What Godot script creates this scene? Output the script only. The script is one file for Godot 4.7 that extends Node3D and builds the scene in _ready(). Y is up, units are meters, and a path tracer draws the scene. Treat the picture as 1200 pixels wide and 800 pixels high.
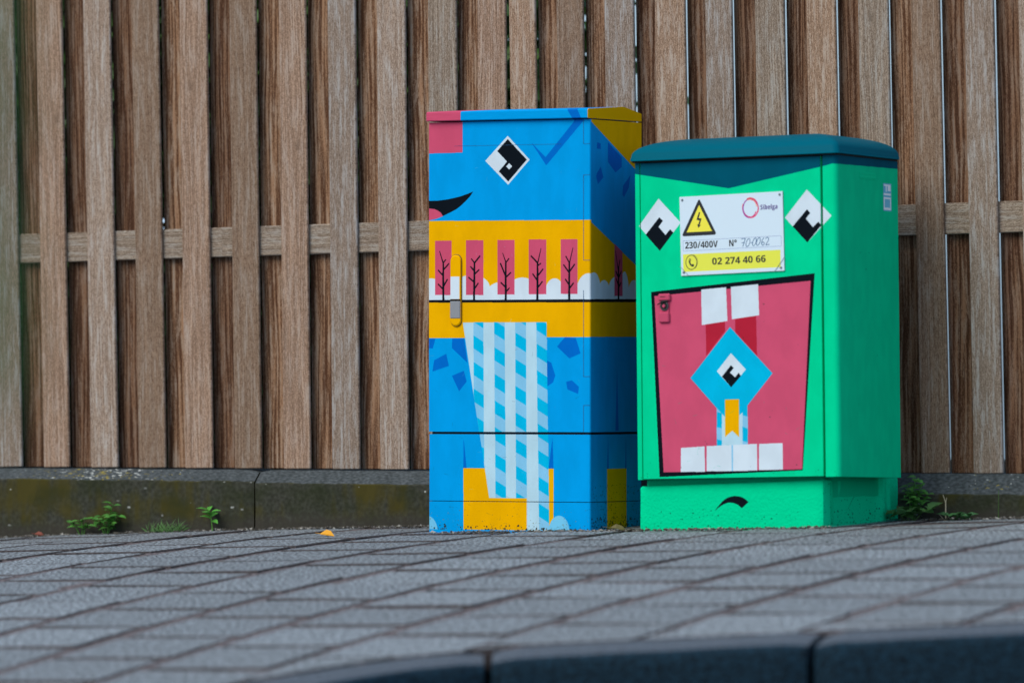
extends Node3D
# Two painted street cabinets on a sloping pavement before a hardwood slat fence, seen from low across the street.
# World axes: x runs along the fence to the right, z from the fence towards the street, y up. Metres.

const BLUE := Color8(0, 154, 226)
const PINK := Color8(202, 80, 112)
const WHITE := Color8(206, 222, 234)
const INK := Color8(15, 22, 30)
const DEEP_BLUE := Color8(0, 106, 200)
const YELLOW := Color8(234, 173, 0)
const CYAN := Color8(0, 180, 226)
const SKY_TINT := Color8(128, 194, 230)
const ICE := Color8(178, 214, 230)
const PALE_BLUE := Color8(112, 194, 230)
const GREEN := Color8(0, 207, 147)
const TEAL := Color8(0, 82, 104)
const LID_TEAL := Color8(0, 94, 114)
const RED := Color8(178, 36, 58)
const TURQUOISE := Color8(0, 180, 222)
const PEN := Color8(44, 92, 136)

const FENCE_Z := -0.47      # front face of the front boards
const WALL_Z := -0.43       # face of the low wall

var rng := RandomNumberGenerator.new()
var paint_k := 1.6          # pixels per millimetre of the canvas being painted
var paint_h := 0.0          # its height in millimetres
var mats := {}


# ------------------------------------------------------------------ scene tree helpers
func tag(o: Node3D, label := "", category := "", group := "", kind := "") -> Node3D:
	if label != "": o.set_meta("label", label)
	if category != "": o.set_meta("category", category)
	if group != "": o.set_meta("group", group)
	if kind != "": o.set_meta("kind", kind)
	return o


func numbered(called: String, parent: Node) -> String:
	if not parent.has_node(NodePath(called)):
		return called
	var i := 1
	while parent.has_node(NodePath("%s_%03d" % [called, i])):
		i += 1
	return "%s_%03d" % [called, i]


var counts := {}
func node_name(called: String, parent: Node) -> String:
	var key := str(parent.get_instance_id()) + called
	var n: int = counts.get(key, 0)
	counts[key] = n + 1
	return called if n == 0 else "%s_%03d" % [called, n]


func thing(called: String, label: String, category: String, at := Vector3.ZERO, group := "") -> Node3D:
	var o := Node3D.new()
	o.name = node_name(called, self)
	add_child(o, true)
	o.position = at
	tag(o, label, category, group)
	return o


func part(called: String, mesh: Mesh, mat, parent: Node, at := Vector3.ZERO) -> MeshInstance3D:
	var o := MeshInstance3D.new()
	o.mesh = mesh
	o.name = node_name(called, parent)
	if mat is Material:
		o.material_override = mat
	parent.add_child(o, true)
	o.position = at
	return o


# ------------------------------------------------------------------ mesh helpers
func begin() -> SurfaceTool:
	var st := SurfaceTool.new()
	st.begin(Mesh.PRIMITIVE_TRIANGLES)
	st.set_smooth_group(-1)
	return st


func commit(st: SurfaceTool) -> ArrayMesh:
	st.generate_normals()
	return st.commit()


# A triangle wound so that it faces away from the point c.
func tri(st: SurfaceTool, p0: Vector3, p1: Vector3, p2: Vector3, c: Vector3, uv = null) -> void:
	var n := (p1 - p0).cross(p2 - p0)
	var order := [p0, p1, p2]
	if n.dot((p0 + p1 + p2) / 3.0 - c) > 0.0:
		order = [p0, p2, p1]
	for p in order:
		if uv != null: st.set_uv(uv.call(p))
		st.add_vertex(p)


func quad(st: SurfaceTool, a: Vector3, b: Vector3, c: Vector3, d: Vector3, centre: Vector3, uv = null) -> void:
	tri(st, a, b, c, centre, uv)
	tri(st, a, c, d, centre, uv)


# A box with chamfered edges, from lo to hi.
func add_box(st: SurfaceTool, lo: Vector3, hi: Vector3, bev: float, uv = null) -> void:
	var c := (lo + hi) / 2.0
	var h := (hi - lo) / 2.0
	var v := {}
	for sx in [-1, 1]:
		for sy in [-1, 1]:
			for sz in [-1, 1]:
				for axis in 3:
					var s := Vector3(sx, sy, sz)
					var p := Vector3.ZERO
					for k in 3:
						p[k] = s[k] * (h[k] if k == axis else h[k] - bev)
					v[[sx, sy, sz, axis]] = c + p
	for axis in 3:
		var u := (axis + 1) % 3
		var w := (axis + 2) % 3
		for s in [-1, 1]:
			var q := []
			for cw in [[-1, -1], [1, -1], [1, 1], [-1, 1]]:
				var key := [0, 0, 0, axis]
				key[axis] = s
				key[u] = cw[0]
				key[w] = cw[1]
				q.append(v[key])
			quad(st, q[0], q[1], q[2], q[3], c, uv)
		# the four edges that run along this axis
		for su in [-1, 1]:
			for sw in [-1, 1]:
				var ka := [0, 0, 0, u]
				ka[u] = su
				ka[w] = sw
				var pts := []
				for e in [[-1, u], [1, u], [1, w], [-1, w]]:
					var key := [0, 0, 0, e[1]]
					key[axis] = e[0]
					key[u] = su
					key[w] = sw
					pts.append(v[key])
				quad(st, pts[0], pts[1], pts[2], pts[3], c, uv)
	for sx in [-1, 1]:
		for sy in [-1, 1]:
			for sz in [-1, 1]:
				tri(st, v[[sx, sy, sz, 0]], v[[sx, sy, sz, 1]], v[[sx, sy, sz, 2]], c, uv)


func box(lo: Vector3, hi: Vector3, bev := 0.002, uv = null) -> ArrayMesh:
	var st := begin()
	add_box(st, lo, hi, bev, uv)
	return commit(st)


# A convex outline in x, y raised from z0 to z1 with a chamfer at the front.
# With two materials the flanks take the second one.
func slab(outline: PackedVector2Array, z0: float, z1: float, bev: float, mtop: Material = null, mside: Material = null) -> ArrayMesh:
	var st := begin()
	var sides := begin() if mside else st
	var m := Vector2.ZERO
	for p in outline: m += p
	m /= outline.size()
	var c := Vector3(m.x, m.y, (z0 + z1) / 2.0)
	var inner := PackedVector2Array()
	for p in outline:
		inner.append(p + (m - p).normalized() * bev * 1.3)
	for i in outline.size():
		var j := (i + 1) % outline.size()
		quad(sides, V(outline[i], z0), V(outline[j], z0), V(outline[j], z1 - bev * 0.7), V(outline[i], z1 - bev * 0.7), c)
		quad(sides, V(outline[i], z1 - bev * 0.7), V(outline[j], z1 - bev * 0.7), V(inner[j], z1), V(inner[i], z1), c)
		tri(st, V(inner[i], z1), V(inner[j], z1), Vector3(m.x, m.y, z1), c)
	var made := commit(st)
	if mside:
		sides.generate_normals()
		sides.commit(made)
		made.surface_set_material(0, mtop)
		made.surface_set_material(1, mside)
	return made


func V(p: Vector2, z: float) -> Vector3:
	return Vector3(p.x, p.y, z)


func round_outline(cx: float, cy: float, hx: float, hy: float, r: float, seg := 6) -> PackedVector2Array:
	var o := PackedVector2Array()
	for k in 4:
		var sx := 1.0 if k in [0, 3] else -1.0
		var sy := 1.0 if k < 2 else -1.0
		for i in seg + 1:
			var a := (k + float(i) / seg) * PI / 2.0
			o.append(Vector2(cx + sx * (hx - r) + cos(a) * r, cy + sy * (hy - r) + sin(a) * r))
	return o


func add_tube(st: SurfaceTool, a: Vector3, b: Vector3, ra: float, rb: float, n := 6) -> void:
	var d := (b - a).normalized()
	var u := d.cross(Vector3.RIGHT if absf(d.x) < 0.8 else Vector3.UP).normalized()
	var w := d.cross(u)
	var c := (a + b) / 2.0
	for i in n:
		var p := u * cos(TAU * i / n) + w * sin(TAU * i / n)
		var q := u * cos(TAU * (i + 1) / n) + w * sin(TAU * (i + 1) / n)
		quad(st, a + p * ra, a + q * ra, b + q * rb, b + p * rb, c)


# One leaf: a folded blade of eight triangles.
func add_leaf(st: SurfaceTool, at: Vector3, dir: Vector3, up: Vector3, length: float, width: float, col: Color, droop := 0.25) -> void:
	var d := dir.normalized()
	var side := d.cross(up).normalized()
	var n := side.cross(d).normalized()
	var rows := [[0.0, 0.04], [0.3, 0.92], [0.62, 0.85], [1.0, 0.0]]
	var l := []
	var m := []
	var r := []
	for row in rows:
		var t: float = row[0]
		var mid := at + d * length * t - n * droop * length * t * t
		m.append(mid)
		l.append(mid - side * width * 0.5 * row[1] + n * width * 0.16 * row[1])
		r.append(mid + side * width * 0.5 * row[1] + n * width * 0.16 * row[1])
	for i in 3:
		for s in [[l, m], [m, r]]:
			st.set_color(col)
			for p in [s[0][i], s[0][i + 1], s[1][i + 1], s[0][i], s[1][i + 1], s[1][i]]:
				st.set_color(col)
				st.add_vertex(p)


# ------------------------------------------------------------------ painting of flat print on a canvas
func canvas(w_mm: float, h_mm: float, col: Color, k := 1.6) -> Image:
	paint_k = k
	paint_h = h_mm
	var im := Image.create(int(w_mm * k), int(h_mm * k), false, Image.FORMAT_RGB8)
	im.fill(col)
	return im


func poly(im: Image, col: Color, mm: Array) -> void:
	var n := mm.size() / 2
	var xs := PackedFloat32Array()
	var ys := PackedFloat32Array()
	var lo := 1e9
	var hi := -1e9
	for i in n:
		xs.append(float(mm[2 * i]) * paint_k)
		ys.append((paint_h - float(mm[2 * i + 1])) * paint_k)
		lo = minf(lo, ys[i])
		hi = maxf(hi, ys[i])
	for y in range(maxi(0, int(lo)), mini(im.get_height(), int(hi) + 2)):
		var yy := y + 0.5
		var cuts := []
		for i in n:
			var j := (i + 1) % n
			if (ys[i] <= yy) != (ys[j] <= yy):
				cuts.append(xs[i] + (yy - ys[i]) / (ys[j] - ys[i]) * (xs[j] - xs[i]))
		cuts.sort()
		for c in range(0, cuts.size() - 1, 2):
			var x0 := maxi(0, roundi(cuts[c]))
			var x1 := mini(im.get_width(), roundi(cuts[c + 1]))
			if x1 > x0:
				im.fill_rect(Rect2i(x0, y, x1 - x0, 1), col)


func disc(im: Image, col: Color, cx: float, cy: float, rx: float, ry: float) -> void:
	var mm := []
	for i in 40:
		mm.append(cx + rx * cos(TAU * i / 40))
		mm.append(cy + ry * sin(TAU * i / 40))
	poly(im, col, mm)


func stroke(im: Image, col: Color, x0: float, y0: float, x1: float, y1: float, w0: float, w1: float) -> void:
	var d := (Vector2(x1, y1) - Vector2(x0, y0)).normalized()
	var s := Vector2(-d.y, d.x)
	var a := Vector2(x0, y0)
	var b := Vector2(x1, y1)
	poly(im, col, [(a + s * w0 / 2).x, (a + s * w0 / 2).y, (b + s * w1 / 2).x, (b + s * w1 / 2).y, (b - s * w1 / 2).x, (b - s * w1 / 2).y, (a - s * w0 / 2).x, (a - s * w0 / 2).y])


func arc(im: Image, col_a: Color, col_b: Color, cx: float, cy: float, rx: float, ry: float, from: float, to: float, w: float, turn := 0.0) -> void:
	var n := 36
	for i in n:
		var a := lerpf(from, to, float(i) / n)
		var b := lerpf(from, to, float(i + 1) / n + 0.01)
		var p := Vector2(cos(a) * rx, sin(a) * ry).rotated(turn)
		var q := Vector2(cos(b) * rx, sin(b) * ry).rotated(turn)
		stroke(im, col_a.lerp(col_b, sin(PI * float(i) / n)), cx + p.x, cy + p.y, cx + q.x, cy + q.y, w, w)


func spatter(im: Image, col: Color, n: int, x0: float, x1: float, y0: float, y1: float, r0: float, r1: float) -> void:
	for i in n:
		var f := rng.randf()
		var r := lerpf(r0, r1, pow(rng.randf(), 2.5))
		disc(im, col, rng.randf_range(x0, x1), lerpf(y0, y1, f * f), r * rng.randf_range(0.7, 1.6), r)


func paint_blue_front() -> Image:
	var im := canvas(487, 1090, BLUE)
	poly(im, PINK, [-5, 1082, 103, 1080, 103, 993, -5, 992])
	poly(im, WHITE, [239.5, 1034.7, 305.6, 970.8, 240.9, 906.0, 171.7, 969.9])
	poly(im, INK, [239.5, 1026.1, 297.1, 970.9, 240.9, 914.6, 212.7, 941.5, 237.4, 967.0, 207.7, 995.2])
	poly(im, WHITE, [243.7, 962.6, 252.8, 954.4, 243.7, 945.9, 235.2, 954.1])
	poly(im, DEEP_BLUE, [310, 1016, 353, 977, 437, 1068, 441, 1078, 471, 1077, 464, 1068, 355, 955])
	poly(im, INK, [-14, 866, 0, 867, 28, 867, 57, 870, 80, 874, 99, 878, 119, 884, 136, 890, 126, 877, 114, 866, 101, 855, 85, 844, 65, 835, 43, 826, 23, 819, 0, 815, -14, 814])
	poly(im, PINK, [-14, 848, 0, 847, 18, 845, 28, 841, 38, 835, 44, 826, 23, 819, 0, 815, -14, 814])
	poly(im, YELLOW, [-18, 814, 489, 811, 502, 811, 502, 506, -18, 504])
	disc(im, WHITE, 7.6, 644.2, 25.9, 18.0)
	disc(im, WHITE, 36.1, 635.0, 44.0, 28.2)
	disc(im, WHITE, 130.4, 636.6, 55.3, 33.7)
	disc(im, WHITE, 237.1, 626.9, 58.8, 26.9)
	disc(im, WHITE, 283.2, 626.6, 45.9, 35.8)
	disc(im, WHITE, 380.0, 623.7, 27.9, 35.7)
	disc(im, WHITE, 425.7, 623.4, 35.5, 31.2)
	disc(im, WHITE, 481.4, 627.5, 35.4, 44.5)
	poly(im, WHITE, [-18, 638, 502, 634, 502, 601, -18, 603])
	poly(im, YELLOW, [-18, 602, 502, 600, 502, 538, -18, 541])
	poly(im, PINK, [19.8, 761.5, 69.8, 761.0, 69.8, 617.7, 19.8, 618.0])
	poly(im, PINK, [113.9, 761.9, 166.2, 761.4, 166.2, 617.1, 113.9, 617.4])
	poly(im, PINK, [208.9, 761.6, 260.1, 761.1, 260.1, 617.8, 208.9, 618.1])
	poly(im, PINK, [302.8, 762.0, 355.1, 761.4, 355.1, 617.8, 302.8, 618.2])
	poly(im, PINK, [398.1, 761.4, 448.0, 760.9, 448.0, 618.1, 398.1, 618.5])
	stroke(im, INK, 45.2, 603.0, 44.7, 703.9, 6.7, 4.8)
	stroke(im, INK, 44.7, 701.4, 33.6, 734.0, 3.8, 2.4)
	stroke(im, INK, 45.2, 632.5, 28.7, 647.4, 4.3, 3.8)
	stroke(im, INK, 45.2, 639.7, 57.8, 659.9, 4.3, 3.8)
	stroke(im, INK, 44.2, 669.3, 28.7, 684.2, 4.3, 3.8)
	stroke(im, INK, 45.2, 684.1, 62.2, 701.2, 4.3, 3.8)
	stroke(im, INK, 45.2, 703.1, 53.0, 711.9, 3.8, 2.9)
	stroke(im, INK, 138.2, 602.4, 139.2, 703.5, 6.7, 4.8)
	stroke(im, INK, 139.2, 701.4, 156.5, 720.6, 4.8, 4.3)
	stroke(im, INK, 139.2, 702.2, 129.5, 713.3, 3.8, 3.3)
	stroke(im, INK, 139.2, 680.3, 127.1, 692.7, 4.3, 3.8)
	stroke(im, INK, 139.2, 671.9, 154.1, 684.4, 4.3, 3.8)
	stroke(im, INK, 139.2, 650.9, 120.8, 664.5, 4.3, 3.8)
	stroke(im, INK, 139.2, 633.2, 151.2, 649.1, 4.3, 3.8)
	stroke(im, INK, 233.6, 601.8, 233.6, 704.8, 6.7, 4.8)
	stroke(im, INK, 234.1, 702.7, 224.0, 727.5, 3.3, 1.9)
	stroke(im, INK, 233.6, 701.4, 243.7, 713.1, 3.8, 3.3)
	stroke(im, INK, 233.6, 666.1, 217.2, 700.7, 4.8, 3.8)
	stroke(im, INK, 233.6, 662.8, 249.4, 676.1, 4.3, 3.8)
	stroke(im, INK, 233.6, 636.7, 218.2, 650.3, 4.3, 3.8)
	stroke(im, INK, 233.6, 624.1, 245.1, 635.8, 4.3, 3.3)
	stroke(im, INK, 328.5, 601.4, 328.9, 704.0, 6.7, 5.2)
	stroke(im, INK, 329.4, 698.9, 339.4, 738.6, 3.3, 1.9)
	stroke(im, INK, 328.9, 700.6, 308.9, 719.2, 4.8, 3.8)
	stroke(im, INK, 328.9, 692.7, 339.4, 699.3, 3.8, 3.3)
	stroke(im, INK, 328.9, 665.4, 345.7, 684.6, 4.3, 3.8)
	stroke(im, INK, 328.5, 653.7, 314.1, 672.3, 4.3, 3.8)
	stroke(im, INK, 328.5, 634.0, 343.7, 651.9, 4.3, 3.8)
	stroke(im, INK, 423.3, 600.8, 423.8, 703.1, 6.7, 4.8)
	stroke(im, INK, 424.3, 699.8, 434.7, 739.4, 3.3, 1.9)
	stroke(im, INK, 423.8, 699.8, 412.9, 717.4, 3.8, 3.3)
	stroke(im, INK, 423.3, 673.9, 406.2, 695.4, 4.3, 3.8)
	stroke(im, INK, 423.3, 675.2, 439.9, 696.3, 4.3, 3.8)
	stroke(im, INK, 423.3, 641.7, 411.4, 657.7, 4.3, 3.8)
	stroke(im, INK, 423.3, 631.3, 436.6, 647.5, 4.3, 3.8)
	poly(im, INK, [-18, 605, 502, 604, 502, 596, -18, 598])
	poly(im, DEEP_BLUE, [-5, 503, 21, 503, 13, 477, -5, 478])
	poly(im, DEEP_BLUE, [72, 503, 108, 503, 118, 439, 71, 478])
	poly(im, DEEP_BLUE, [17, 446, 54, 463, 62, 431, 12, 416])
	poly(im, DEEP_BLUE, [71, 405, 107, 418, 116, 390, 93, 364])
	poly(im, DEEP_BLUE, [411, 506, 443, 503, 457, 463, 424, 450, 387, 481])
	poly(im, DEEP_BLUE, [353, 446, 370, 439, 382, 405, 375, 387, 353, 374])
	poly(im, DEEP_BLUE, [414, 389, 431, 393, 452, 376, 450, 357, 418, 369])
	poly(im, YELLOW, [105, 162, 376, 162, 376, -41, 106, -44])
	poly(im, DEEP_BLUE, [106, 241, 115, 162, 105, 162])
	poly(im, DEEP_BLUE, [373, 244, 361, 162, 376, 162])
	disc(im, PALE_BLUE, -5.3, -5.1, 32.4, 40.6)
	disc(im, PALE_BLUE, 392.7, -1.0, 30.5, 40.2)
	poly(im, ICE, [104, 545, 356, 545, 363, -19, 296, -20, 296, 84, 183, 84])
	poly(im, SKY_TINT, [137.2, 352.3, 136.1, 545.7, 166.2, 545.5, 168.2, 170.1])
	poly(im, CYAN, [166.2, 545.5, 166.3, 529.5, 138.6, 545.6])
	poly(im, CYAN, [136.3, 511.3, 166.5, 493.7, 166.7, 459.4, 136.5, 477.0])
	poly(im, CYAN, [136.7, 441.3, 166.9, 423.7, 167.1, 389.4, 136.9, 406.9])
	poly(im, CYAN, [137.2, 352.3, 137.1, 371.2, 167.3, 353.7, 167.4, 319.4, 140.1, 335.2])
	poly(im, CYAN, [146.8, 295.7, 167.6, 283.7, 167.8, 249.4, 153.3, 257.8])
	poly(im, CYAN, [160.0, 218.2, 168.0, 213.6, 168.2, 179.4, 166.5, 180.3])
	poly(im, SKY_TINT, [198.8, 545.4, 230.5, 545.2, 233.8, 84.3, 202.1, 84.1])
	poly(im, CYAN, [198.8, 545.4, 206.7, 545.3, 230.6, 532.1, 230.8, 497.9, 199.0, 515.5])
	poly(im, CYAN, [199.3, 479.8, 231.1, 462.2, 231.3, 428.0, 199.5, 445.5])
	poly(im, CYAN, [199.8, 409.8, 231.6, 392.3, 231.8, 358.1, 200.0, 375.6])
	poly(im, CYAN, [200.3, 339.9, 232.1, 322.4, 232.3, 288.2, 200.5, 305.6])
	poly(im, CYAN, [200.8, 269.9, 232.6, 252.5, 232.8, 218.3, 201.0, 235.6])
	poly(im, CYAN, [201.3, 199.9, 233.1, 182.6, 233.3, 148.4, 201.5, 165.7])
	poly(im, CYAN, [201.8, 130.0, 233.6, 112.7, 233.8, 84.3, 223.2, 84.2, 202.0, 95.7])
	poly(im, SKY_TINT, [262.1, 545.1, 294.5, 544.9, 296.2, 84.1, 263.8, 83.8])
	poly(im, CYAN, [294.5, 544.9, 294.5, 536.2, 278.3, 545.0])
	poly(im, CYAN, [262.2, 518.2, 294.7, 500.6, 294.8, 466.4, 262.3, 484.0])
	poly(im, CYAN, [262.5, 448.3, 294.9, 430.8, 295.0, 396.7, 262.6, 414.1])
	poly(im, CYAN, [262.7, 378.5, 295.2, 361.0, 295.3, 326.9, 262.8, 344.3])
	poly(im, CYAN, [263.0, 308.6, 295.4, 291.3, 295.5, 257.1, 263.1, 274.4])
	poly(im, CYAN, [263.2, 238.8, 295.7, 221.5, 295.8, 187.3, 263.3, 204.6])
	poly(im, CYAN, [263.5, 169.0, 295.9, 151.7, 296.0, 117.5, 263.6, 134.8])
	poly(im, CYAN, [263.8, 83.8, 263.7, 99.1, 292.1, 84.1])
	poly(im, SKY_TINT, [325.2, 544.8, 355.8, 544.7, 363.9, -19.1, 333.3, -19.4])
	poly(im, CYAN, [325.2, 544.8, 349.5, 544.7, 355.9, 541.0, 356.4, 506.9, 325.5, 524.5])
	poly(im, CYAN, [326.0, 488.9, 356.9, 471.4, 357.4, 437.3, 326.5, 454.7])
	poly(im, CYAN, [327.0, 419.1, 357.9, 401.7, 358.4, 367.6, 327.5, 385.0])
	poly(im, CYAN, [328.0, 349.4, 358.9, 332.0, 359.4, 297.9, 328.5, 315.3])
	poly(im, CYAN, [329.0, 279.7, 359.9, 262.4, 360.4, 228.3, 329.5, 245.6])
	poly(im, CYAN, [330.0, 210.0, 360.9, 192.7, 361.3, 158.6, 330.5, 175.9])
	poly(im, CYAN, [331.0, 140.3, 361.9, 123.1, 362.3, 89.0, 331.5, 106.2])
	poly(im, CYAN, [332.0, 70.6, 362.8, 53.4, 363.3, 19.3, 332.5, 36.5])
	poly(im, CYAN, [333.3, -19.4, 333.0, 0.9, 363.8, -16.2, 363.9, -19.1])
	scuffs(im, Color8(150, 190, 210), 40, 5, 480, 5, 1060)
	scuffs(im, Color8(40, 60, 70), 30, 5, 480, 5, 500)
	spatter(im, Color8(110, 100, 50), 160, 0, 487, 0, 60, 0.4, 1.2)
	spatter(im, Color8(44, 48, 42), 150, 0, 487, 0, 14, 0.5, 2.6)
	return im


# Short faint scratches and rubbed marks.
func scuffs(im: Image, col: Color, n: int, x0: float, x1: float, y0: float, y1: float) -> void:
	for i in n:
		var x := rng.randf_range(x0, x1)
		var y := rng.randf_range(y0, y1)
		var a := rng.randf_range(-0.5, 0.5) + (PI / 2 if rng.randf() < 0.4 else 0.0)
		var l := rng.randf_range(3.0, 16.0)
		var under := im.get_pixel(clampi(int(x * paint_k), 0, im.get_width() - 1), clampi(int((paint_h - y) * paint_k), 0, im.get_height() - 1))
		stroke(im, under.lerp(col, 0.45), x, y, x + cos(a) * l, y + sin(a) * l, rng.randf_range(0.5, 1.2), 0.3)


func paint_blue_side() -> Image:
	var im := canvas(300, 1090, BLUE)
	poly(im, YELLOW, [-5, 1077, 0, 1070, 285, 933, 304, 934, 304, 1087])
	poly(im, DEEP_BLUE, [37, 1015, 57, 1012, 57, 997, 35, 998])
	poly(im, DEEP_BLUE, [96, 1017, 174, 979, 174, 954, 139, 938, 96, 965])
	poly(im, DEEP_BLUE, [37, 935, 57, 952, 72, 924, 41, 905, 31, 926])
	poly(im, DEEP_BLUE, [181, 905, 223, 934, 213, 900, 187, 875, 177, 880])
	poly(im, YELLOW, [-14, 814, -4, 809, 250, 698, 324, 665, 324, 508, -14, 506])
	disc(im, WHITE, 18.8, 634.4, 35.3, 40.1)
	disc(im, WHITE, 75.3, 621.7, 33.1, 33.5)
	disc(im, WHITE, 141.6, 624.7, 42.9, 40.3)
	disc(im, WHITE, 189.2, 623.0, 23.9, 56.1)
	disc(im, WHITE, 241.9, 616.9, 33.6, 40.5)
	poly(im, WHITE, [-33, 627, 324, 631, 324, 604, -33, 600])
	poly(im, YELLOW, [-33, 600, 324, 604, 324, 541, -33, 538])
	poly(im, PINK, [133.4, 750.9, 178.0, 730.7, 178.0, 614.5, 133.4, 614.0])
	stroke(im, INK, 155.7, 602.1, 155.7, 692.5, 9.1, 6.9)
	stroke(im, INK, 153.9, 684.0, 138.8, 733.3, 4.6, 2.3)
	stroke(im, INK, 155.7, 686.2, 163.7, 709.4, 4.6, 3.8)
	stroke(im, INK, 155.7, 662.2, 140.5, 679.6, 5.3, 4.6)
	stroke(im, INK, 155.7, 660.9, 171.8, 680.1, 5.3, 4.6)
	stroke(im, INK, 155.7, 641.2, 142.3, 660.8, 5.3, 4.6)
	stroke(im, INK, 155.7, 634.5, 170.0, 650.6, 5.3, 4.6)
	poly(im, INK, [-33, 604, 324, 608, 324, 600, -33, 596])
	poly(im, DEEP_BLUE, [147.3, 430.2, 137.8, 260.0, 156.8, 259.9])
	poly(im, YELLOW, [93, 161, 202, 161, 202, -28, 93, -25])
	poly(im, DEEP_BLUE, [99.6, 247.1, 103.2, 161.1, 92.5, 161.2])
	poly(im, DEEP_BLUE, [198.7, 246.5, 202.2, 160.9, 193.3, 161.0])
	spatter(im, Color8(44, 46, 40), 700, 0, 300, 0, 120, 0.4, 1.6)
	spatter(im, Color8(30, 34, 34), 300, 0, 300, 0, 34, 0.6, 2.6)
	return im


func paint_green_front() -> Image:
	var im := canvas(600, 840, GREEN)
	poly(im, TEAL, [-21, 847, -22, 798, 1, 794, 275, 747, 540, 793, 573, 800, 631, 795, 632, 866, -21, 870])
	poly(im, WHITE, [70.1, 727.8, 133.9, 663.4, 72.2, 592.1, 11.6, 658.3])
	poly(im, INK, [31.1, 634.9, 71.5, 679.2, 82.1, 669.6, 69.3, 654.4, 89.2, 632.6, 102.9, 647.1, 112.6, 638.0, 72.2, 592.1])
	poly(im, WHITE, [499.5, 736.1, 569.3, 666.7, 499.2, 600.2, 435.8, 665.8])
	poly(im, INK, [457.8, 642.6, 499.5, 685.5, 508.5, 675.1, 495.6, 661.6, 515.8, 639.0, 531.1, 652.2, 540.1, 643.2, 499.2, 600.2])
	poly(im, INK, [45.3, 486.2, 519.4, 520.9, 479.5, 17.7, 65.0, 6.5])
	poly(im, PINK, [55.1, 475.3, 507.5, 502.0, 477.6, 20.4, 77.1, 18.7])
	poly(im, RED, [203.7, 406.9, 260.2, 414.2, 259.8, 379.0, 204.7, 316.1])
	poly(im, RED, [289.8, 417.8, 350.0, 425.0, 351.7, 312.6, 289.4, 376.5])
	poly(im, WHITE, [191.7, 488.3, 264.0, 492.4, 267.0, 405.2, 192.7, 396.6])
	poly(im, WHITE, [277.9, 492.9, 356.7, 497.6, 358.8, 417.7, 279.9, 409.3])
	poly(im, TURQUOISE, [274.2, 389.6, 395.6, 267.8, 322.7, 186.7, 322.5, 79.0, 232.2, 80.5, 233.3, 181.4, 157.7, 260.7])
	poly(im, SKY_TINT, [233.4, 182.1, 248.1, 167.3, 247.1, 80.8, 232.3, 81.1])
	poly(im, SKY_TINT, [308.1, 162.1, 323.3, 157.7, 322.4, 79.5, 307.2, 79.8])
	poly(im, TURQUOISE, [233.3, 171.8, 248.1, 168.2, 247.7, 129.4, 232.9, 132.6])
	poly(im, TURQUOISE, [232.5, 101.7, 247.3, 98.1, 247.1, 80.8, 232.3, 81.1])
	poly(im, TURQUOISE, [307.8, 132.4, 323.0, 126.8, 322.6, 91.9, 307.4, 96.3])
	poly(im, ICE, [248.1, 167.3, 257.2, 158.9, 298.0, 162.3, 308.2, 169.5, 307.2, 79.8, 247.1, 80.8])
	poly(im, YELLOW, [257.7, 203.0, 298.4, 203.4, 297.3, 105.9, 277.7, 122.7, 256.7, 106.6])
	poly(im, WHITE, [276.2, 322.4, 319.0, 279.6, 276.0, 234.1, 234.7, 276.1])
	poly(im, INK, [249.4, 262.6, 275.9, 291.3, 283.8, 283.9, 272.8, 272.4, 287.5, 259.6, 297.7, 271.1, 304.4, 263.1, 276.0, 234.1])
	poly(im, SKY_TINT, [272.6, 85.8, 281.9, 86.0, 281.1, 18.9, 271.9, 18.7])
	poly(im, WHITE, [128.2, 80.8, 197.1, 83.8, 197.3, 18.2, 127.0, 18.8])
	poly(im, WHITE, [203.1, 84.1, 274.9, 86.1, 275.1, 18.6, 202.4, 19.3])
	poly(im, WHITE, [279.6, 86.0, 348.8, 87.7, 348.9, 19.1, 278.8, 19.0])
	poly(im, WHITE, [354.8, 87.6, 422.3, 88.1, 422.5, 20.4, 353.5, 19.9])
	scuffs(im, Color8(0, 178, 128), 34, 20, 530, 5, 300)
	spatter(im, Color8(0, 60, 48), 26, 10, 560, 0, 700, 0.4, 1.5)
	spatter(im, Color8(30, 70, 56), 60, 0, 600, 0, 26, 0.4, 1.2)
	return im


func paint_green_side() -> Image:
	var im := canvas(360, 840, GREEN)
	poly(im, TEAL, [-1, 799, 400, 803, 400, 850, -1, 850])
	spatter(im, Color8(0, 70, 55), 14, 0, 360, 100, 700, 0.5, 1.6)
	scuffs(im, Color8(0, 176, 124), 26, 0, 360, 0, 790)
	return im


func paint_base_front() -> Image:
	var im := canvas(1160, 160, GREEN)
	poly(im, INK, [367.9, 56.0, 374.4, 64.7, 381.4, 71.8, 389.3, 80.1, 397.6, 86.4, 406.9, 91.0, 416.1, 93.5, 425.4, 94.8, 434.6, 94.5, 443.9, 92.5, 453.1, 88.9, 465.6, 79.9, 446.2, 63.3, 434.6, 72.3, 420.8, 77.1, 406.9, 77.4, 393.0, 73.1, 379.1, 64.8])
	spatter(im, Color8(20, 60, 48), 200, 140, 690, 0, 60, 0.5, 1.6)
	spatter(im, Color8(0, 70, 52), 170, 700, 1150, 0, 150, 0.5, 1.8)
	spatter(im, Color8(24, 40, 34), 420, 700, 1150, 0, 60, 0.5, 2.2)
	stroke(im, Color8(0, 84, 62), 742, 0, 741, 130, 2.0, 1.2)
	stroke(im, Color8(0, 84, 62), 860, 60, 905, 100, 0.8, 2.0)
	return im


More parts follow.
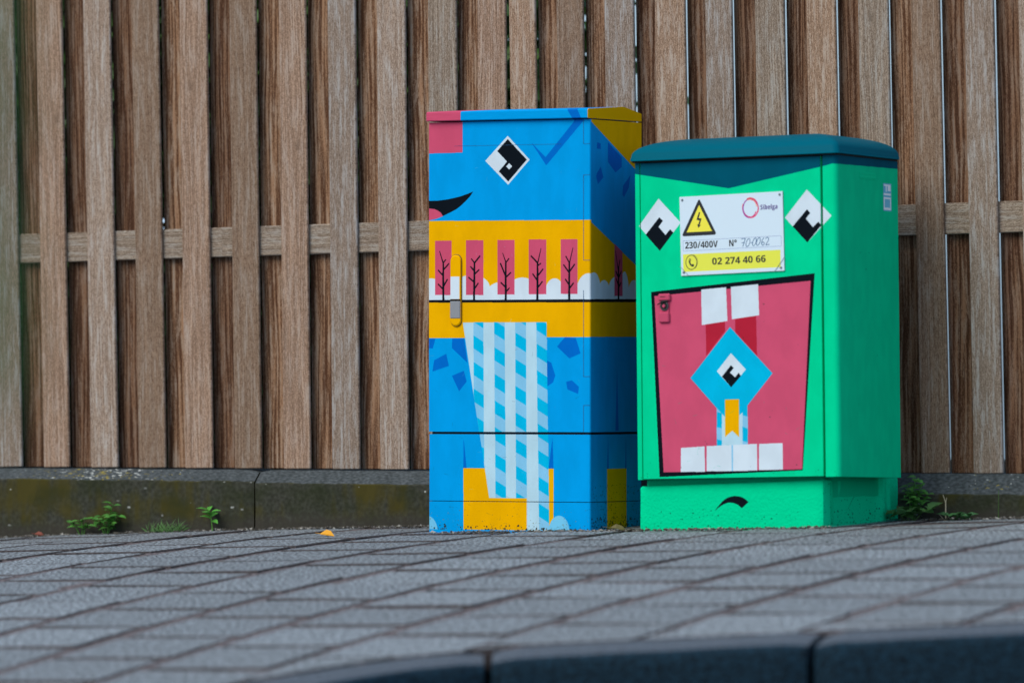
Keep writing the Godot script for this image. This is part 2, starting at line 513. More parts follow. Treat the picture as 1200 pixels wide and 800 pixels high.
func paint_sign() -> Image:
	var im := canvas(300, 204, Color8(204, 224, 238), 4.0)
	# warning triangle with its bolt
	poly(im, INK, [8, 104, 12, 101.5, 101, 101.5, 105, 104, 105, 107, 60.5, 194, 56.5, 194, 8, 107])
	poly(im, Color8(236, 226, 64), [20.2, 111.5, 94, 111.5, 58.2, 180.5])
	poly(im, INK, [57, 162, 61, 161, 56, 147, 64.5, 145, 58.5, 129, 62, 129, 55, 121, 51, 131, 54.5, 130.5, 58.5, 140.5, 49.5, 142.5])
	# network ring of the operator
	var cx := 206.6
	var cy := 165.9
	arc(im, Color8(236, 112, 54), Color8(214, 30, 100), cx, cy, 22.5, 25.5, 1.9, -3.6, 3.0, 0.1)
	arc(im, Color8(226, 60, 110), Color8(140, 40, 160), cx - 1.5, cy - 0.5, 20, 24.5, 0.8, 6.0, 2.9, -0.2)
	arc(im, Color8(150, 50, 170), Color8(220, 40, 100), cx + 1.0, cy - 1.5, 22, 22.5, 2.6, 7.3, 2.9, 0.4)
	arc(im, Color8(240, 150, 80), Color8(240, 110, 80), cx, cy, 18.5, 22, 0.1, 2.0, 2.2, 0.0)
	# framed line with the numbers
	for e in [[8.9, 89.9, 292.9, 89.9], [8.9, 63.5, 292.9, 63.5], [8.9, 63.5, 8.9, 89.9], [292.9, 63.5, 292.9, 89.9]]:
		stroke(im, Color8(128, 146, 186), e[0], e[1], e[2], e[3], 1.0, 1.0)
	stroke(im, PEN, 178.0, 87.0, 190.0, 88.0, 1.9, 1.9)
	stroke(im, PEN, 190.0, 88.0, 182.0, 66.8, 1.9, 1.9)
	stroke(im, PEN, 179.1, 76.8, 187.6, 77.6, 1.9, 1.9)
	stroke(im, PEN, 202.5, 76.3, 199.5, 70.1, 1.9, 1.9)
	stroke(im, PEN, 199.5, 70.1, 195.7, 66.4, 1.9, 1.9)
	stroke(im, PEN, 195.7, 66.4, 192.4, 66.6, 1.9, 1.9)
	stroke(im, PEN, 192.4, 66.6, 191.0, 70.5, 1.9, 1.9)
	stroke(im, PEN, 191.0, 70.5, 191.9, 76.8, 1.9, 1.9)
	stroke(im, PEN, 191.9, 76.8, 194.8, 83.0, 1.9, 1.9)
	stroke(im, PEN, 194.8, 83.0, 198.7, 86.7, 1.9, 1.9)
	stroke(im, PEN, 198.7, 86.7, 201.9, 86.6, 1.9, 1.9)
	stroke(im, PEN, 201.9, 86.6, 203.4, 82.6, 1.9, 1.9)
	stroke(im, PEN, 203.4, 82.6, 202.5, 76.3, 1.9, 1.9)
	stroke(im, PEN, 205.3, 76.2, 209.9, 76.6, 1.9, 1.9)
	stroke(im, PEN, 220.9, 77.7, 218.1, 71.7, 1.9, 1.9)
	stroke(im, PEN, 218.1, 71.7, 214.5, 68.1, 1.9, 1.9)
	stroke(im, PEN, 214.5, 68.1, 211.4, 68.2, 1.9, 1.9)
	stroke(im, PEN, 211.4, 68.2, 210.1, 72.0, 1.9, 1.9)
	stroke(im, PEN, 210.1, 72.0, 211.0, 78.1, 1.9, 1.9)
	stroke(im, PEN, 211.0, 78.1, 213.8, 84.1, 1.9, 1.9)
	stroke(im, PEN, 213.8, 84.1, 217.5, 87.7, 1.9, 1.9)
	stroke(im, PEN, 217.5, 87.7, 220.5, 87.6, 1.9, 1.9)
	stroke(im, PEN, 220.5, 87.6, 221.9, 83.7, 1.9, 1.9)
	stroke(im, PEN, 221.9, 83.7, 220.9, 77.7, 1.9, 1.9)
	stroke(im, PEN, 232.2, 77.8, 229.4, 71.8, 1.9, 1.9)
	stroke(im, PEN, 229.4, 71.8, 225.8, 68.2, 1.9, 1.9)
	stroke(im, PEN, 225.8, 68.2, 222.7, 68.3, 1.9, 1.9)
	stroke(im, PEN, 222.7, 68.3, 221.4, 72.1, 1.9, 1.9)
	stroke(im, PEN, 221.4, 72.1, 222.4, 78.2, 1.9, 1.9)
	stroke(im, PEN, 222.4, 78.2, 225.2, 84.2, 1.9, 1.9)
	stroke(im, PEN, 225.2, 84.2, 228.8, 87.8, 1.9, 1.9)
	stroke(im, PEN, 228.8, 87.8, 231.9, 87.7, 1.9, 1.9)
	stroke(im, PEN, 231.9, 87.7, 233.2, 83.8, 1.9, 1.9)
	stroke(im, PEN, 233.2, 83.8, 232.2, 77.8, 1.9, 1.9)
	stroke(im, PEN, 243.5, 87.7, 238.0, 81.0, 1.9, 1.9)
	stroke(im, PEN, 238.0, 81.0, 236.0, 72.2, 1.9, 1.9)
	stroke(im, PEN, 236.0, 72.2, 238.7, 67.4, 1.9, 1.9)
	stroke(im, PEN, 238.7, 67.4, 243.0, 68.7, 1.9, 1.9)
	stroke(im, PEN, 243.0, 68.7, 244.1, 73.4, 1.9, 1.9)
	stroke(im, PEN, 244.1, 73.4, 240.7, 76.7, 1.9, 1.9)
	stroke(im, PEN, 240.7, 76.7, 236.4, 73.8, 1.9, 1.9)
	stroke(im, PEN, 248.0, 84.3, 252.3, 87.9, 1.9, 1.9)
	stroke(im, PEN, 252.3, 87.9, 257.2, 86.4, 1.9, 1.9)
	stroke(im, PEN, 257.2, 86.4, 256.3, 80.1, 1.9, 1.9)
	stroke(im, PEN, 256.3, 80.1, 248.2, 68.5, 1.9, 1.9)
	stroke(im, PEN, 248.2, 68.5, 258.9, 69.3, 1.9, 1.9)
	# yellow band with the telephone mark
	poly(im, Color8(222, 226, 70), [7.8, 55, 290.2, 54, 289.7, 9.5, 7.8, 9.5])
	arc(im, INK, INK, 31.7, 33.5, 16, 18.5, 0.0, TAU, 1.8)
	arc(im, INK, INK, 34.5, 34.5, 15.5, 18.5, -1.5, 1.3, 1.0)
	poly(im, INK, [25, 43, 29, 44, 31, 38, 28.5, 36.5, 30, 31, 33, 27.5, 36, 29.5, 40, 26, 38, 22.5, 33, 22, 27.5, 27, 24, 35])
	poly(im, Color8(222, 226, 70), [26.5, 41.5, 28, 42, 29.2, 38.8, 27.5, 37.5])
	return im


func texture(im: Image) -> ImageTexture:
	im.generate_mipmaps()
	return ImageTexture.create_from_image(im)


# ------------------------------------------------------------------ materials
func noise_tex(freq: float, octaves: int, seed_: int, lo: Color, hi: Color, size := 256, kind := FastNoiseLite.TYPE_SIMPLEX_SMOOTH, as_normal := false, bump := 4.0) -> NoiseTexture2D:
	var n := FastNoiseLite.new()
	n.noise_type = kind
	n.seed = seed_
	n.frequency = freq
	n.fractal_octaves = octaves
	var t := NoiseTexture2D.new()
	t.width = size
	t.height = size
	t.seamless = true
	t.noise = n
	if as_normal:
		t.as_normal_map = true
		t.bump_strength = bump
	else:
		var g := Gradient.new()
		g.set_color(0, lo)
		g.set_color(1, hi)
		g.set_offset(0, 0.28)
		g.set_offset(1, 0.72)
		t.color_ramp = g
	return t


func plain(col: Color, rough := 0.6, metal := 0.0) -> StandardMaterial3D:
	var m := StandardMaterial3D.new()
	m.albedo_color = col
	m.roughness = rough
	m.metallic = metal
	return m


func paint_mat(im: Image, col := Color.WHITE) -> StandardMaterial3D:
	var m := plain(col, 0.5)
	if im: m.albedo_texture = texture(im)
	m.metallic_specular = 0.09
	m.detail_enabled = true
	m.detail_blend_mode = BaseMaterial3D.BLEND_MODE_MUL
	m.detail_albedo = mats.mottle
	return m


func painted(col: Color, rough := 0.5) -> StandardMaterial3D:
	var m := plain(col, rough)
	m.metallic_specular = 0.09
	return m


func wood_texture(dark: Color, light: Color, grey: Color, figure: float, weather: float, knotty: float, seed_: int, stripe := 170.0) -> ImageTexture:
	var w := 160
	var h := 1300
	var fine := FastNoiseLite.new()
	fine.seed = seed_
	fine.frequency = 1.0
	fine.fractal_octaves = 2
	var wide := FastNoiseLite.new()
	wide.seed = seed_ + 50
	wide.frequency = 1.0
	wide.fractal_octaves = 3
	var data := PackedByteArray()
	data.resize(w * h * 3)
	var at := 0
	for y in h:
		var v := y * 2.3 / h
		for x in w:
			var u := x * 0.16 / w
			var bend := wide.get_noise_2d(u * 6.0, v * 0.9) * 0.014 + 0.02 * signf(u - 0.075) * knotty * exp(-pow((u - 0.075) / 0.03, 2.0) - pow((v - 1.22) / 0.07, 2.0))
			var a := fine.get_noise_2d((u + bend) * stripe, v * 2.0)          # long figure
			var b := fine.get_noise_2d(u * 330.0 + 40.0, v * 48.0)           # pores, drawn out along the grain
			var f := fine.get_noise_2d(u * 330.0 + 90.0, v * 190.0 + 9.0)    # flecks
			var knot := exp(-pow((u - 0.075) / 0.009, 2.0) - pow((v - 1.22) / 0.016, 2.0))
			var c := wide.get_noise_2d(u * 60.0 + 9.0, v * 7.0 + 3.0)        # weathered patches
			var t := clampf(0.5 + a * figure + b * 0.42 + f * 0.55, 0.0, 1.0)
			var g := clampf((c * 1.3 + a * 0.5 + b * 0.35 + f * 0.3 + 0.1) * weather, 0.0, 1.0)
			var col := dark.lerp(light, t).lerp(grey, g).lerp(dark.darkened(0.35), knot * 0.8 * knotty)
			data[at] = int(col.r * 255.0)
			data[at + 1] = int(col.g * 255.0)
			data[at + 2] = int(col.b * 255.0)
			at += 3
	return texture(Image.create_from_data(w, h, false, Image.FORMAT_RGB8, data))


func wood_mat(tex: Texture2D, tint: Color) -> StandardMaterial3D:
	var m := plain(tint, 0.8)
	m.albedo_texture = tex
	m.metallic_specular = 0.25
	return m


func gritty(col: Color, dark: float, seed_: int, freq: float, bump: float, rough := 0.9) -> StandardMaterial3D:
	var m := plain(col, rough)
	m.uv1_triplanar = true
	m.uv1_world_triplanar = true
	m.uv1_scale = Vector3.ONE * 2.3
	m.metallic_specular = 0.3
	m.albedo_texture = noise_tex(freq, 5, seed_, Color(dark, dark, dark), Color.WHITE, 512, FastNoiseLite.TYPE_SIMPLEX)
	m.normal_enabled = true
	m.normal_texture = noise_tex(freq, 3, seed_ + 7, Color.BLACK, Color.WHITE, 512, FastNoiseLite.TYPE_SIMPLEX, true, bump)
	return m


func leaf_mat() -> StandardMaterial3D:
	var m := plain(Color.WHITE, 0.55)
	m.vertex_color_use_as_albedo = true
	m.cull_mode = BaseMaterial3D.CULL_DISABLED
	m.backlight_enabled = true
	m.backlight = Color(0.35, 0.42, 0.1)
	return m


# ------------------------------------------------------------------ lie of the land
# Height of the pavement: it climbs along the fence and falls ever more steeply towards the kerb.
func ground(x: float, z: float) -> float:
	var bx := clampf(x, -3.2, 4.5)
	var b := 0.0125 + 0.022 * bx - 0.009 * pow(minf(0.0, bx + 0.8), 2.0)
	var t := clampf(z - WALL_Z, -0.2, 4.2)
	var p := -0.03 * t if t < 0.43 else -0.0129 - 0.035 * (t - 0.43) - 0.017 * pow(t - 0.43, 2.0)
	return b + p


func road_height(x: float) -> float:
	return -0.40 + 0.022 * (clampf(x, -10.0, 12.0) - 1.5)


# ==================================================================
func _ready() -> void:
	rng.seed = 20240611
	# ---------- camera: long lens, low, from the right across the street
	var cam := Camera3D.new()
	cam.name = "camera"
	add_child(cam)
	var lens := CameraAttributesPhysical.new()
	lens.frustum_focal_length = 240.0
	lens.frustum_focus_distance = 18.2
	lens.exposure_aperture = 2.6
	lens.frustum_near = 0.5
	lens.frustum_far = 4000.0
	cam.attributes = lens
	cam.fov = rad_to_deg(2.0 * atan(400.0 / 8000.0))
	cam.near = 0.5
	cam.far = 4000.0
	cam.position = Vector3(8.4506, 0.3783, 15.6675)
	cam.rotation = Vector3(52.0 / 8000.0, deg_to_rad(29.0), 0.0)
	cam.current = true

	# ---------- sky and daylight
	var sky := ProceduralSkyMaterial.new()
	sky.sky_top_color = Color(0.50, 0.60, 0.72)
	sky.sky_horizon_color = Color(0.72, 0.82, 0.92)
	sky.sky_curve = 0.2
	sky.ground_bottom_color = Color(0.12, 0.13, 0.14)
	sky.ground_horizon_color = Color(0.4, 0.45, 0.5)
	sky.sun_angle_max = 1.0
	sky.sky_energy_multiplier = 1.0
	var env := Environment.new()
	env.background_mode = Environment.BG_SKY
	env.sky = Sky.new()
	env.sky.sky_material = sky
	env.background_energy_multiplier = 0.72
	env.tonemap_mode = Environment.TONE_MAPPER_LINEAR
	env.tonemap_exposure = 2.34
	env.sdfgi_enabled = true
	env.ssao_enabled = true
	env.ssil_enabled = true
	var we := WorldEnvironment.new()
	we.name = "environment"
	we.environment = env
	add_child(we)
	var sun := DirectionalLight3D.new()
	sun.name = "sun"
	sun.light_energy = 0.37
	sun.light_color = Color(1.0, 0.985, 0.96)
	sun.light_angular_distance = 40.0
	sun.shadow_enabled = true
	add_child(sun)
	sun.look_at_from_position(Vector3(-0.34, 0.85, 0.86) * 10.0, Vector3.ZERO)

	make_materials()
	build_ground()
	build_low_wall()
	build_fence()
	build_garden()
	build_blue_cabinet()
	build_green_cabinet()
	build_plants()
	build_litter()


# ------------------------------------------------------------------ materials shared by many things
func make_materials() -> void:
	mats.mottle = noise_tex(0.012, 5, 3, Color(0.965, 0.965, 0.965), Color(1.0, 1.0, 1.0), 512)
	var front := []
	for k in 3:
		front.append(wood_texture(Color8(106, 88, 75), Color8(186, 166, 149), Color8(176, 169, 163), [0.3, 0.42, 0.2][k], [0.85, 0.7, 1.1][k], [0.0, 0.35, 0.0][k], 11 + k))
	mats.front_boards = []
	for t in [[0, Color(1, 1, 1)], [1, Color(0.92, 0.94, 0.94)], [2, Color(1.0, 0.95, 0.90)], [0, Color(0.85, 0.81, 0.77)], [1, Color(0.98, 0.93, 0.895)], [2, Color(0.91, 0.92, 0.93)]]:
		mats.front_boards.append(wood_mat(front[t[0]], t[1]))
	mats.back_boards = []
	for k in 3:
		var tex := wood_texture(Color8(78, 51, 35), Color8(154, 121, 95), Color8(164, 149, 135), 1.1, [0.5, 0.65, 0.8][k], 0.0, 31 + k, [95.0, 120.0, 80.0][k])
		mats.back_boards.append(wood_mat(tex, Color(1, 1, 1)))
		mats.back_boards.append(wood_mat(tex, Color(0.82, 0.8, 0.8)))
	mats.pavers = []
	for k in 4:
		var g: float = [0.95, 1.0, 0.97, 1.035][k]
		mats.pavers.append(gritty(Color(0.645 * g, 0.682 * g, 0.712 * g), 0.38, 60 + k, 0.055, 1.6))
	mats.sand = gritty(Color8(124, 114, 116), 0.55, 71, 0.04, 3.0)
	mats.joint_dirt_shade = gritty(Color8(82, 76, 77), 0.6, 78, 0.06, 2.0)  # dirt tone for paver flanks, darkened to paint in the shade of the joints
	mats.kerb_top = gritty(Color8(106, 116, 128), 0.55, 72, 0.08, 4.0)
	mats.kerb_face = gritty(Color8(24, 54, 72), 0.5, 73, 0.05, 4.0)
	mats.road = gritty(Color8(58, 60, 64), 0.5, 74, 0.2, 5.0)
	mats.soil = gritty(Color8(60, 54, 42), 0.4, 75, 0.1, 6.0)
	mats.render_white = gritty(Color8(186, 212, 230), 0.93, 76, 0.1, 2.0)
	mats.concrete_green = gritty(Color8(0, 206, 150), 0.84, 77, 0.05, 9.0, 0.7)
	mats.leaf = leaf_mat()
	mats.steel = plain(Color8(120, 130, 140), 0.4, 0.6)
	mats.dark = plain(Color8(14, 16, 18), 0.8)
	mats.grey_plastic = painted(Color8(138, 142, 148))


# ------------------------------------------------------------------ pavement, kerb, road
const KERB := [Vector2(6.400, 1.140), Vector2(5.000, 1.640), Vector2(4.000, 1.990), Vector2(3.200, 2.270), Vector2(2.650, 2.455), Vector2(2.200, 2.605), Vector2(1.850, 2.710), Vector2(1.570, 2.792), Vector2(1.360, 2.856), Vector2(1.237, 2.926), Vector2(1.147, 3.009), Vector2(1.057, 3.147), Vector2(0.983, 3.303), Vector2(0.918, 3.476), Vector2(0.843, 3.830), Vector2(0.787, 4.383), Vector2(0.750, 5.285), Vector2(0.730, 6.886)]

func build_ground() -> void:
	# the road and everything under the place, out to the horizon
	var st := begin()
	var xs := [-900.0, -60.0, -10.0, -4.0, 1.0, 6.0, 12.0, 60.0, 900.0]
	var zs := [-900.0, -60.0, -8.0, 0.0, 6.0, 14.0, 40.0, 900.0]
	for i in xs.size() - 1:
		for j in zs.size() - 1:
			var q := []
			for e in [[0, 0], [1, 0], [1, 1], [0, 1]]:
				var x: float = xs[i + e[0]]
				q.append(Vector3(x, road_height(x), zs[j + e[1]]))
			quad(st, q[0], q[1], q[2], q[3], Vector3(q[0].x, -50, q[0].z))
	tag(part("road", commit(st), mats.road, self), "", "", "", "structure")

	# the kerb line, measured along its front edge
	var line: Array[Vector2] = []
	for i in KERB.size() - 1:
		for k in 8:
			var p0: Vector2 = KERB[maxi(i - 1, 0)]
			var p3: Vector2 = KERB[mini(i + 2, KERB.size() - 1)]
			var a: Vector2 = KERB[i]
			line.append(a.cubic_interpolate(KERB[i + 1], p0, p3, k / 8.0) if i > 4 else a.lerp(KERB[i + 1], k / 8.0))
	line.append(KERB[KERB.size() - 1])
	var run := [0.0]
	for i in line.size() - 1:
		run.append(run[i] + line[i].distance_to(line[i + 1]))
	var at_run := func(s: float) -> Vector2:
		for i in line.size() - 1:
			if s <= run[i + 1]:
				return line[i].lerp(line[i + 1], (s - run[i]) / (run[i + 1] - run[i]))
		return line[line.size() - 1]
	var s_joint := 0.0
	for i in line.size():
		if line[i].x < 1.985:
			s_joint = run[i]
			break
	# region that the pavers fill: up to the back of the kerb
	var region := PackedVector2Array([Vector2(-6.6, 6.4), Vector2(-6.6, -0.7), Vector2(6.3, -0.7)])
	var s := 0.05
	while s < run[run.size() - 1]:
		var p: Vector2 = at_run.call(s)
		var d: Vector2 = (at_run.call(s + 0.03) - at_run.call(s - 0.03)).normalized()
		var q := p + Vector2(-d.y, d.x) * 0.197
		if q.y < 6.4: region.append(q)
		s += 0.09
	var kerb := Node3D.new()
	kerb.name = "kerb"
	add_child(kerb)
	tag(kerb, "", "", "", "structure")
	var section := [Vector2(0.006, -0.24), Vector2(0.0, -0.03), Vector2(0.002, -0.012), Vector2(0.007, -0.004), Vector2(0.016, 0.0), Vector2(0.1, 0.001), Vector2(0.184, 0.0), Vector2(0.19, -0.006), Vector2(0.19, -0.1)]
	var k0 := -int(s_joint / 0.70)
	var kk := k0
	while s_joint + (kk + 1) * 0.70 < run[run.size() - 1]:
		var s0: float = maxf(0.02, s_joint + kk * 0.70 + 0.008)
		var s1: float = s_joint + (kk + 1) * 0.70 - 0.008
		var lift := rng.randf_range(-0.002, 0.004)
		var rings := []
		for i in 15:
			var ss := lerpf(s0, s1, i / 14.0)
			var p: Vector2 = at_run.call(ss)
			var d: Vector2 = (at_run.call(ss + 0.02) - at_run.call(ss - 0.02)).normalized()
			var inward := Vector2(-d.y, d.x)
			var ring := []
			var pinch := rng.randf_range(0.006, 0.016) if i == 0 or i == 14 else 0.0
			for c in section:
				var o: float = c.x
				var w: Vector2 = p + inward * (o + (pinch if o < 0.05 else 0.0) + rng.randf_range(-0.0012, 0.0012))
				ring.append(Vector3(w.x, ground(w.x, w.y) + c.y + lift - pinch * 0.6 + rng.randf_range(-0.0008, 0.0008), w.y))
			rings.append(ring)
		var face := begin()
		var top := begin()
		for i in 14:
			var mid: Vector3 = (rings[i][0] + rings[i + 1][8]) / 2.0 + Vector3(0, -0.05, 0)
			for j in section.size() - 1:
				quad(top if j > 3 else face, rings[i][j], rings[i + 1][j], rings[i + 1][j + 1], rings[i][j + 1], mid)
		for e in [0, 14]:
			var inner: Vector3 = (rings[7][0] + rings[7][8]) / 2.0
			for j in range(1, section.size() - 1):
				tri(face, rings[e][0], rings[e][j], rings[e][j + 1], inner)
		face.generate_normals()
		var m := face.commit()
		top.generate_normals()
		top.commit(m)
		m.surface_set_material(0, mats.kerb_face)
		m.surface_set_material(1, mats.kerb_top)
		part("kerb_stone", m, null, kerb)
		kk += 1

	# pavers in stretcher bond, columns running from the fence to the street
	var pavement := Node3D.new()
	pavement.name = "pavement"
	add_child(pavement)
	tag(pavement, "", "", "", "structure")
	var bed := begin()
	var wob := FastNoiseLite.new()
	wob.frequency = 6.0
	for i in 130:
		for j in 71:
			var x := -6.5 + i * 0.1
			var z := -0.7 + j * 0.1
			if Geometry2D.is_point_in_polygon(Vector2(x + 0.05, z + 0.05), region):
				var q := []
				for e in [[0, 0], [1, 0], [1, 1], [0, 1]]:
					var px: float = x + e[0] * 0.1
					var pz: float = z + e[1] * 0.1
					q.append(Vector3(px, ground(px, pz) - 0.0034 + wob.get_noise_2d(px, pz) * 0.0040, pz))
				quad(bed, q[0], q[1], q[2], q[3], q[0] + Vector3(0, -5, 0))
	part("joint_sand", commit(bed), mats.sand, pavement)
	var cw := 0.345
	var cd := 0.305
	var shapes := []
	for k in 5:
		var o := PackedVector2Array()
		for c in [[-1, -1], [0, -1], [1, -1], [1, 0], [1, 1], [0, 1], [-1, 1], [-1, 0]]:
			o.append(Vector2(c[0] * (cw - 0.044) / 2 + rng.randf_range(-0.0015, 0.0015), c[1] * (cd - 0.028) / 2 + rng.randf_range(-0.0015, 0.0015)))
		for t in 4:
			shapes.append(slab(o, -0.05, 0.0, 0.004, mats.pavers[t], mats.joint_dirt_shade))
	var far := [begin(), begin()]
	for i in range(-19, 18):
		for j in range(-9, 22):
			var x := -0.0425 + i * cw
			var z := 2.06 + (j - 7 + (0.5 if posmod(i, 2) == 1 else 0.0)) * cd + cd / 2
			var rect := PackedVector2Array([Vector2(x - cw / 2, z - cd / 2), Vector2(x + cw / 2, z - cd / 2), Vector2(x + cw / 2, z + cd / 2), Vector2(x - cw / 2, z + cd / 2)])
			var inside := 0
			for c in rect:
				if Geometry2D.is_point_in_polygon(c, region): inside += 1
			if inside == 0:
				continue
			var m: Mesh = shapes[rng.randi() % 20]
			if inside < 4:
				var cut := Geometry2D.intersect_polygons(rect, region)
				if cut.is_empty():
					continue
				var shrunk := Geometry2D.offset_polygon(cut[0], -0.009)
				if shrunk.is_empty():
					continue
				var o := PackedVector2Array()
				for c in shrunk[0]: o.append(Vector2(c.x - x, -(c.y - z)))
				m = slab(o, -0.05, 0.0, 0.003, mats.pavers[rng.randi() % 4], mats.joint_dirt_shade)
			var gx := (ground(x + 0.1, z) - ground(x - 0.1, z)) / 0.2 + rng.randf_range(-0.009, 0.009)
			var gz := (ground(x, z + 0.1) - ground(x, z - 0.1)) / 0.2 + rng.randf_range(-0.009, 0.009)
			var up := Vector3(-gx, 1, -gz).normalized()
			var basis_ := Basis(Vector3(1, gx, 0), Vector3(0, -gz, -1), up)
			var tf := Transform3D(basis_, Vector3(x, ground(x, z) + rng.randf_range(-0.0012, 0.0018), z))
			if x > -2.75 and x < 2.95 and z < 3.7:
				part("paver", m, null, pavement).transform = tf
			else:
				far[0].append_from(m, 0, tf)
				far[1].append_from(m, 1, tf)
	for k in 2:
		tag(part("outer_pavers", far[k].commit(), [mats.pavers[0], mats.joint_dirt_shade][k], pavement), "", "", "", "stuff")
	# overspray of the mural paint on the stones at the foot of the cabinets
	for e in [[Color8(0, 130, 120), [[0.70, -0.42], [0.72, -0.30], [0.735, -0.12], [0.70, 0.02]], 0.035], [Color8(0, 118, 112), [[0.69, 0.03], [0.5, 0.05], [0.36, 0.06]], 0.016], [Color8(40, 96, 140), [[-0.47, 0.10], [-0.38, 0.06], [-0.22, 0.05]], 0.022], [Color8(60, 110, 140), [[-0.30, 0.20], [-0.18, 0.17], [-0.05, 0.16]], 0.018], [Color8(40, 120, 112), [[0.02, 0.22], [0.2, 0.2], [0.42, 0.17]], 0.012]]:
		var sp := begin()
		var pts: Array = e[1]
		for i in pts.size() - 1:
			for k in 8:
				var t0 := k / 8.0
				var t1 := (k + rng.randf_range(0.55, 0.98)) / 8.0
				var a := Vector2(pts[i][0], pts[i][1]).lerp(Vector2(pts[i + 1][0], pts[i + 1][1]), t0)
				var b := Vector2(pts[i][0], pts[i][1]).lerp(Vector2(pts[i + 1][0], pts[i + 1][1]), t1)
				var side: Vector2 = (b - a).orthogonal().normalized() * e[2] * rng.randf_range(0.2, 0.6)
				var q := []
				for c in [a + side, b + side * rng.randf_range(0.4, 1.0), b - side, a - side * rng.randf_range(0.4, 1.0)]:
					q.append(Vector3(c.x, ground(c.x, c.y) + 0.0045, c.y))
				quad(sp, q[0], q[1], q[2], q[3], q[0] + Vector3(0, -5, 0))
		tag(part("paint_overspray", commit(sp), plain(e[0], 0.8), pavement), "", "", "", "stuff")


# ------------------------------------------------------------------ low wall under the fence
func wall_texture() -> ImageTexture:
	var w := 2000
	var h := 110
	var n := FastNoiseLite.new()
	n.seed = 5
	n.frequency = 1.0
	n.fractal_octaves = 4
	var m := FastNoiseLite.new()
	m.seed = 9
	m.frequency = 1.0
	m.fractal_octaves = 4
	var im := Image.create(w, h, false, Image.FORMAT_RGB8)
	for px in w:
		var x := -3.2 + px * 6.0 / w
		var foot := (ground(x, WALL_Z) + 0.06) / 0.3
		for py in h:
			var v := float(py) / h                     # 0 at the foot, 0.62 at the arris, 1 at the boards
			var y := v * 0.30
			var grain := n.get_noise_2d(x * 60.0, y * 60.0)
			var big := m.get_noise_2d(x * 3.2, y * 5.0)
			var streaks := m.get_noise_2d(x * 22.0, y * 2.0 + 7.0)
			var col := Color8(47, 48, 41).lerp(Color8(70, 71, 64), clampf(0.5 + grain * 0.9, 0, 1))
			if v > 0.60:
				col = Color8(56, 61, 63).lerp(Color8(88, 94, 98), clampf(0.45 + grain * 0.9 + streaks * 0.3, 0, 1))
				var lich := m.get_noise_2d(x * 40.0 + 30.0, y * 60.0)
				var patch := exp(-pow((x + 1.80) / 0.28, 2.0)) * 0.55 + exp(-pow((x - 0.98) / 0.16, 2.0)) * 0.3
				if lich + patch > 0.82:
					col = Color8(190, 194, 190) if n.get_noise_2d(x * 9.0, y * 9.0) > 0.0 else Color8(140, 126, 60)
			else:
				var moss := clampf(big * 1.5 + streaks * 0.8 + 0.26 - maxf(0.0, x + 1.25) * 0.22, 0.0, 1.0) * smoothstep(foot, foot + 0.2, v)
				col = col.lerp(Color8(68, 63, 30), moss)
				var green := clampf(m.get_noise_2d(x * 5.0 + 20.0, y * 7.0) + 0.15, 0.0, 1.0)
				col = col.lerp(Color8(40, 46, 28), green * 0.7)
				col = col.lerp(Color8(60, 57, 52), 0.8 * smoothstep(foot + 0.15, foot + 0.02, v + grain * 0.08 + big * 0.05))
			im.set_pixel(px, py, col)
	# pale specks
	for i in 70:
		var cx := rng.randi() % w
		var cy := 14 + rng.randi() % 54
		im.fill_rect(Rect2i(cx, cy, 1 + rng.randi() % 3, 1 + rng.randi() % 2), Color8(176, 180, 176).darkened(rng.randf() * 0.5))
	return texture(im)


